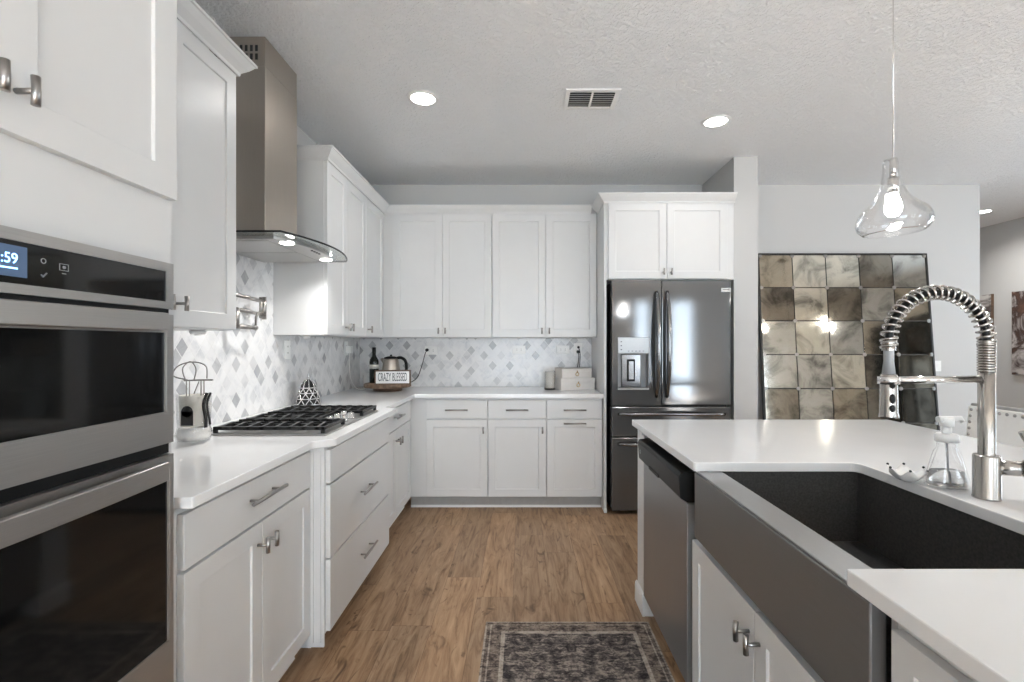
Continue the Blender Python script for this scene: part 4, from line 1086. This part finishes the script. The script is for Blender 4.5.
# sign
o = thing('wooden_sign', 'small brown-framed white block sign with tall lettering in front of the kettle', 'sign', (-1.040, 3.805, ZT), math.radians(7))
sg = MB().box(-0.140, 0.140, -0.0, 0.045, 0.0, 0.115).build('frame', M['wood_dark'], o, bevel=0.002)
MB().box(-0.130, 0.130, -0.002, -0.0002, 0.010, 0.105).build('face', M['trim'], o)
text('lettering', 'CRAZY BLESSED', 0.094, M['letters'], o, face_ny(0, -0.0032, 0.0575), 0.0006, 0.335, 0.0002)
# small white canister behind
o = thing('canister', 'slim white canister in the corner left of the wine bottle', 'canister', (-1.375, 4.20, ZC), 0)
MB().lathe([(0, 0), (0.030, 0), (0.032, 0.004), (0.032, 0.11), (0, 0.11)], seg=24).build('body', M['ceramic'], o)
MB().lathe([(0.033, 0.1105), (0.033, 0.120), (0.028, 0.125), (0, 0.125)], seg=24).build('lid', M['white_plastic'], o)

# stacked boxes
def gbox(loc, w, d, h, rz, lab):
    t = thing('keepsake_box', lab, 'box', loc, rz)
    MB().box(-w / 2, w / 2, -d / 2, d / 2, 0, h * 0.62).build('body', M['boxwhite'], t, bevel=0.002)
    MB().box(-w / 2 - 0.003, w / 2 + 0.003, -d / 2 - 0.003, d / 2 + 0.003, h * 0.625, h).build('lid', M['boxwhite'], t, bevel=0.002)
    r = MB()
    n = 20; r.tube([(0.014 * math.cos(2 * PI * k / n), -d / 2 - 0.006, h * 0.40 + 0.014 * math.sin(2 * PI * k / n)) for k in range(n + 1)], 0.0028, 8, caps=False)
    r.ball((0, -d / 2 - 0.006, h * 0.40 + 0.025), 0.0055)
    r.build('ring_clasp', M['gold'], t, fix=False)
    return t
gbox((0.440, 4.11, ZC), 0.305, 0.20, 0.100, math.radians(16), 'larger white box with gold clasp at the bottom of the stack')
gbox((0.437, 4.115, ZC + 0.1005), 0.265, 0.17, 0.078, math.radians(16), 'smaller white box with gold clasp lying on the larger box')
# jar candle
o = thing('jar_candle', 'white candle in a clear glass cylinder left of the stacked boxes', 'candle', (0.232, 4.05, ZC), 0)
MB().lathe([(0, 0.0), (0.042, 0.0), (0.045, 0.006), (0.045, 0.160), (0.0425, 0.160), (0.0425, 0.012), (0, 0.012)], seg=28).build('glass_cylinder', M['glass'], o)
MB().lathe([(0, 0.0125), (0.0415, 0.0125), (0.0415, 0.150), (0, 0.151)], seg=24).build('wax', M['candle'], o)
MB().lathe([(0.0455, 0.0), (0.0465, 0.0), (0.0465, 0.010), (0.0455, 0.010)], seg=28, close=True).build('base_ring', M['iron'], o)

# pierced silver bell ornament
o = thing('openwork_ornament', 'silver openwork bell-shaped ornament behind the cooktop', 'ornament', (-1.375, 3.05, ZC), 0)
prof = [(0.074, 0.0), (0.073, 0.012), (0.067, 0.04), (0.058, 0.072), (0.050, 0.10), (0.044, 0.125), (0.034, 0.145), (0.018, 0.158), (0.008, 0.162)]
MB().lathe([(r - 0.006, z) for r, z in prof], seg=28).build('inner_cup', M['iron'], o)
def rz_at(z):
    for (r0, z0), (r1, z1) in zip(prof, prof[1:]):
        if z0 <= z <= z1: return r0 + (r1 - r0) * (z - z0) / (z1 - z0)
    return prof[-1][0]
mb = MB(); NB = 9; lv = [0.0, 0.036, 0.072, 0.105, 0.160]
def pt(k, z): a = 2 * PI * k / NB; r = rz_at(z); return (r * math.cos(a), r * math.sin(a), z)
for li, z in enumerate(lv[:-1]):
    r = rz_at(z) ; mb.tube([(r * math.cos(2 * PI * k / 36), r * math.sin(2 * PI * k / 36), z + 0.003) for k in range(37)], 0.0034, 6, caps=False)
for li in range(3):
    for k in range(NB):
        o0 = k + 0.5 * (li % 2); z0, z1 = lv[li], lv[li + 1]
        for s in (-0.5, 0.5):
            mb.tube([pt(o0 + s * t, z0 + (z1 - z0) * t) for t in (0, 0.5, 1)], 0.0036, 6)
for k in range(NB): mb.tube([pt(k + 0.5, z) for z in (0.105, 0.125, 0.145, 0.158)], 0.0036, 6)
mb.ball((0, 0, 0.165), 0.012).tube([(0, 0, 0.172), (0, 0, 0.192)], [0.005, 0.003], 8)
mb.build('lattice', M['silver'], o, fix=False)

# glass holder with utensils beside the oven
o = thing('glass_caddy', 'clear glass vase of white crystals with dark tag and wire rack, beside the wall oven', 'vase', (-1.302, 1.885, ZC), 0)
sqp = [(0.050, 0.0), (0.058, 0.006), (0.064, 0.03), (0.056, 0.06), (0.060, 0.19), (0.0572, 0.19), (0.053, 0.06), (0.061, 0.03), (0.055, 0.010), (0.0, 0.009)]
MB().lathe(sqp, seg=40).build('glass_body', M['glass'], o)
MB().lathe([(0.0, 0.011), (0.052, 0.012), (0.059, 0.03), (0.052, 0.055), (0.030, 0.062), (0, 0.064)], seg=32).build('salt', M['salt'], o)
MB().lathe([(0.046, 0.066), (0.050, 0.186), (0.047, 0.186), (0.043, 0.066)], seg=32, close=True).build('paper_liner', M['paper'], o)
tg = MB()
tg.box(-0.006, 0.040, -0.0645, -0.0625, 0.075, 0.130); tg.lathe([(0, 0), (0.022, 0), (0.022, 0.002), (0, 0.002)], (0, 0, 0), 20)
k = len(tg.v) - 80
for i in range(k, len(tg.v)):
    x, y, z = tg.v[i]; tg.v[i] = (0.017 + x, -0.0645 + z, 0.128 + y)
tg.build('tag', M['iron'], o, fix=False)
MB().tube(smooth_path([(0.058, -0.01, 0.195), (0.052, -0.02, 0.15), (0.056, -0.015, 0.10), (0.060, -0.02, 0.06)]), 0.006, 8).tube(smooth_path([(0.066, 0.0, 0.195), (0.060, -0.012, 0.15), (0.064, 0.0, 0.07)]), 0.004, 8).build('metal_strap', M['iron'], o, fix=False)
wr = MB()
for x in (-0.03, -0.018, 0.028, 0.040): wr.tube([(x, 0, 0.10), (x, 0, 0.245)], 0.0024, 8)
wr.tube([(-0.04, 0, 0.243), (0.075, 0, 0.246)], 0.0032, 8)
wr.tube([(0.0, 0.0, 0.19), (0.02, 0, 0.24)], 0.0022, 8)
wr.tube(smooth_path([(-0.034, 0, 0.245), (-0.045, 0, 0.29), (-0.015, 0, 0.318), (0.008, 0, 0.29), (0.0, 0, 0.245)]), 0.0024, 8)
wr.tube(smooth_path([(-0.034, 0.01, 0.245), (-0.09, 0.01, 0.262), (-0.07, 0.01, 0.30), (-0.01, 0.01, 0.316), (0.04, 0.01, 0.30), (0.045, 0.01, 0.25)]), 0.0026, 8)
wr.build('wire_rack', M['nickel'], o, fix=False)

# ================================================================= RUG
rg = MB().box(-0.171, 0.585, 0.62, 2.217, 0.0005, 0.009).build('rug', M['rug'], bevel=0.002)
tag(rg, 'faded grey patterned runner rug on the floor beside the island', 'rug')

# ================================================================= BAR STOOL
bs = thing('bar_stool', 'ivory upholstered bar stool with silver nailheads at the seating side of the island', 'stool', (2.062, 2.215, 0), 0)
w = 0.225
MB().box(-0.20, 0.20, -w, w, 0.60, 0.68).build('seat', M['leather'], bs, bevel=0.02, seg=3)
for sx in (-0.17, 0.17):
    for sy in (-0.19, 0.19): MB().tube([(sx, sy, 0.60), (sx * 1.12, sy * 1.06, 0.0)], [0.024, 0.016], 4, smooth=False).build('leg', M['wood_grey'], bs)
MB().box(-0.185, -0.160, -0.19, 0.19, 0.20, 0.235).box(0.160, 0.185, -0.19, 0.19, 0.20, 0.235).build('stretcher', M['wood_grey'], bs)
def bk(z, y): return (0.185 + (z - 0.68) * 0.12, y)
def backslab(off0, off1, m, name, dz=0.0, iny=0.0, zb=0.60, ztp=1.0):
    vs = []
    for z, ww in ((zb, w * 0.93 - iny), (ztp - dz, w + 0.004 - iny)):
        x = 0.19 + (z - 0.66) * 0.14
        vs += [(x + off0, -ww, z), (x + off0, ww, z), (x + off1, ww, z), (x + off1, -ww, z)]
    return MB().add(vs, [(0, 1, 2, 3), (4, 5, 6, 7), (0, 1, 5, 4), (1, 2, 6, 5), (2, 3, 7, 6), (3, 0, 4, 7)]).build(name, m, bs, bevel=0.006)
backslab(0.0, 0.045, M['wood_grey'], 'back_frame')
backslab(-0.022, -0.0005, M['leather'], 'backrest', 0.012, 0.012, 0.69)
nails = []
for k in range(12): nails.append((0.970, -w + 0.03 + k * 0.0355))
for k in range(1, 9):
    for s in (-1, 1): nails.append((0.970 - k * 0.031, s * (w - 0.028 - k * 0.0010)))
for (z, y) in nails:
    if abs(y) > w: continue
    x = 0.19 + (z - 0.66) * 0.14 - 0.022
    MB().lathe([(0.0082, 0), (0.0068, 0.0035), (0.003, 0.0055), (0, 0.006)], (0, 0, 0), 10).build('nailhead', M['nickel'], bs).matrix_local = Matrix.Translation((x, y, z)) @ Matrix.Rotation(-PI / 2, 4, 'Y')

# ================================================================= CHANDELIER (seen in the mirror)
ch = thing('chandelier', 'thin-armed metal chandelier with small bulbs, seen reflected in the leaning mirror', 'chandelier', (3.45, 2.35, HC - 0.001), 0)
MB().lathe([(0, 0), (0.06, 0), (0.06, -0.02), (0, -0.02)], seg=24).tube([(0, 0, -0.02), (0, 0, -0.86)], 0.006, 10).build('rod', M['nickel'], ch)
ar = [((-0.55, -0.1, -0.74), (0.45, 0.12, -0.90)), ((-0.42, 0.15, -0.92), (0.55, -0.1, -0.80)), ((-0.25, -0.25, -0.82), (0.3, 0.25, -0.85)), ((-0.50, 0.05, -0.96), (0.5, 0.0, -0.86))]
for a, b in ar:
    am = MB().tube([a, b], 0.006, 8).build('arm', M['nickel'], ch)
    for p in (a, b): MB().ball(p, 0.026, 12).build('bulb', M['bulb_small'], am)

for a, b in ar:
    for p in (a, b):
        l = bpy.data.lights.new('chandelier_bulb_light', 'POINT'); l.energy = 1.2; l.shadow_soft_size = 0.03; l.color = (1, 0.96, 0.90)
        q = bpy.data.objects.new('chandelier_bulb_light', l); C.objects.link(q); q.location = (3.45 + p[0], 2.35 + p[1], HC + p[2] - 0.045)

l = bpy.data.lights.new('pendant_bulb_light', 'POINT'); l.energy = 4.5; l.shadow_soft_size = 0.02; l.color = (0.98, 0.99, 1.0)
q = bpy.data.objects.new('pendant_bulb_light', l); C.objects.link(q); q.location = (1.193, 1.545, 1.69)
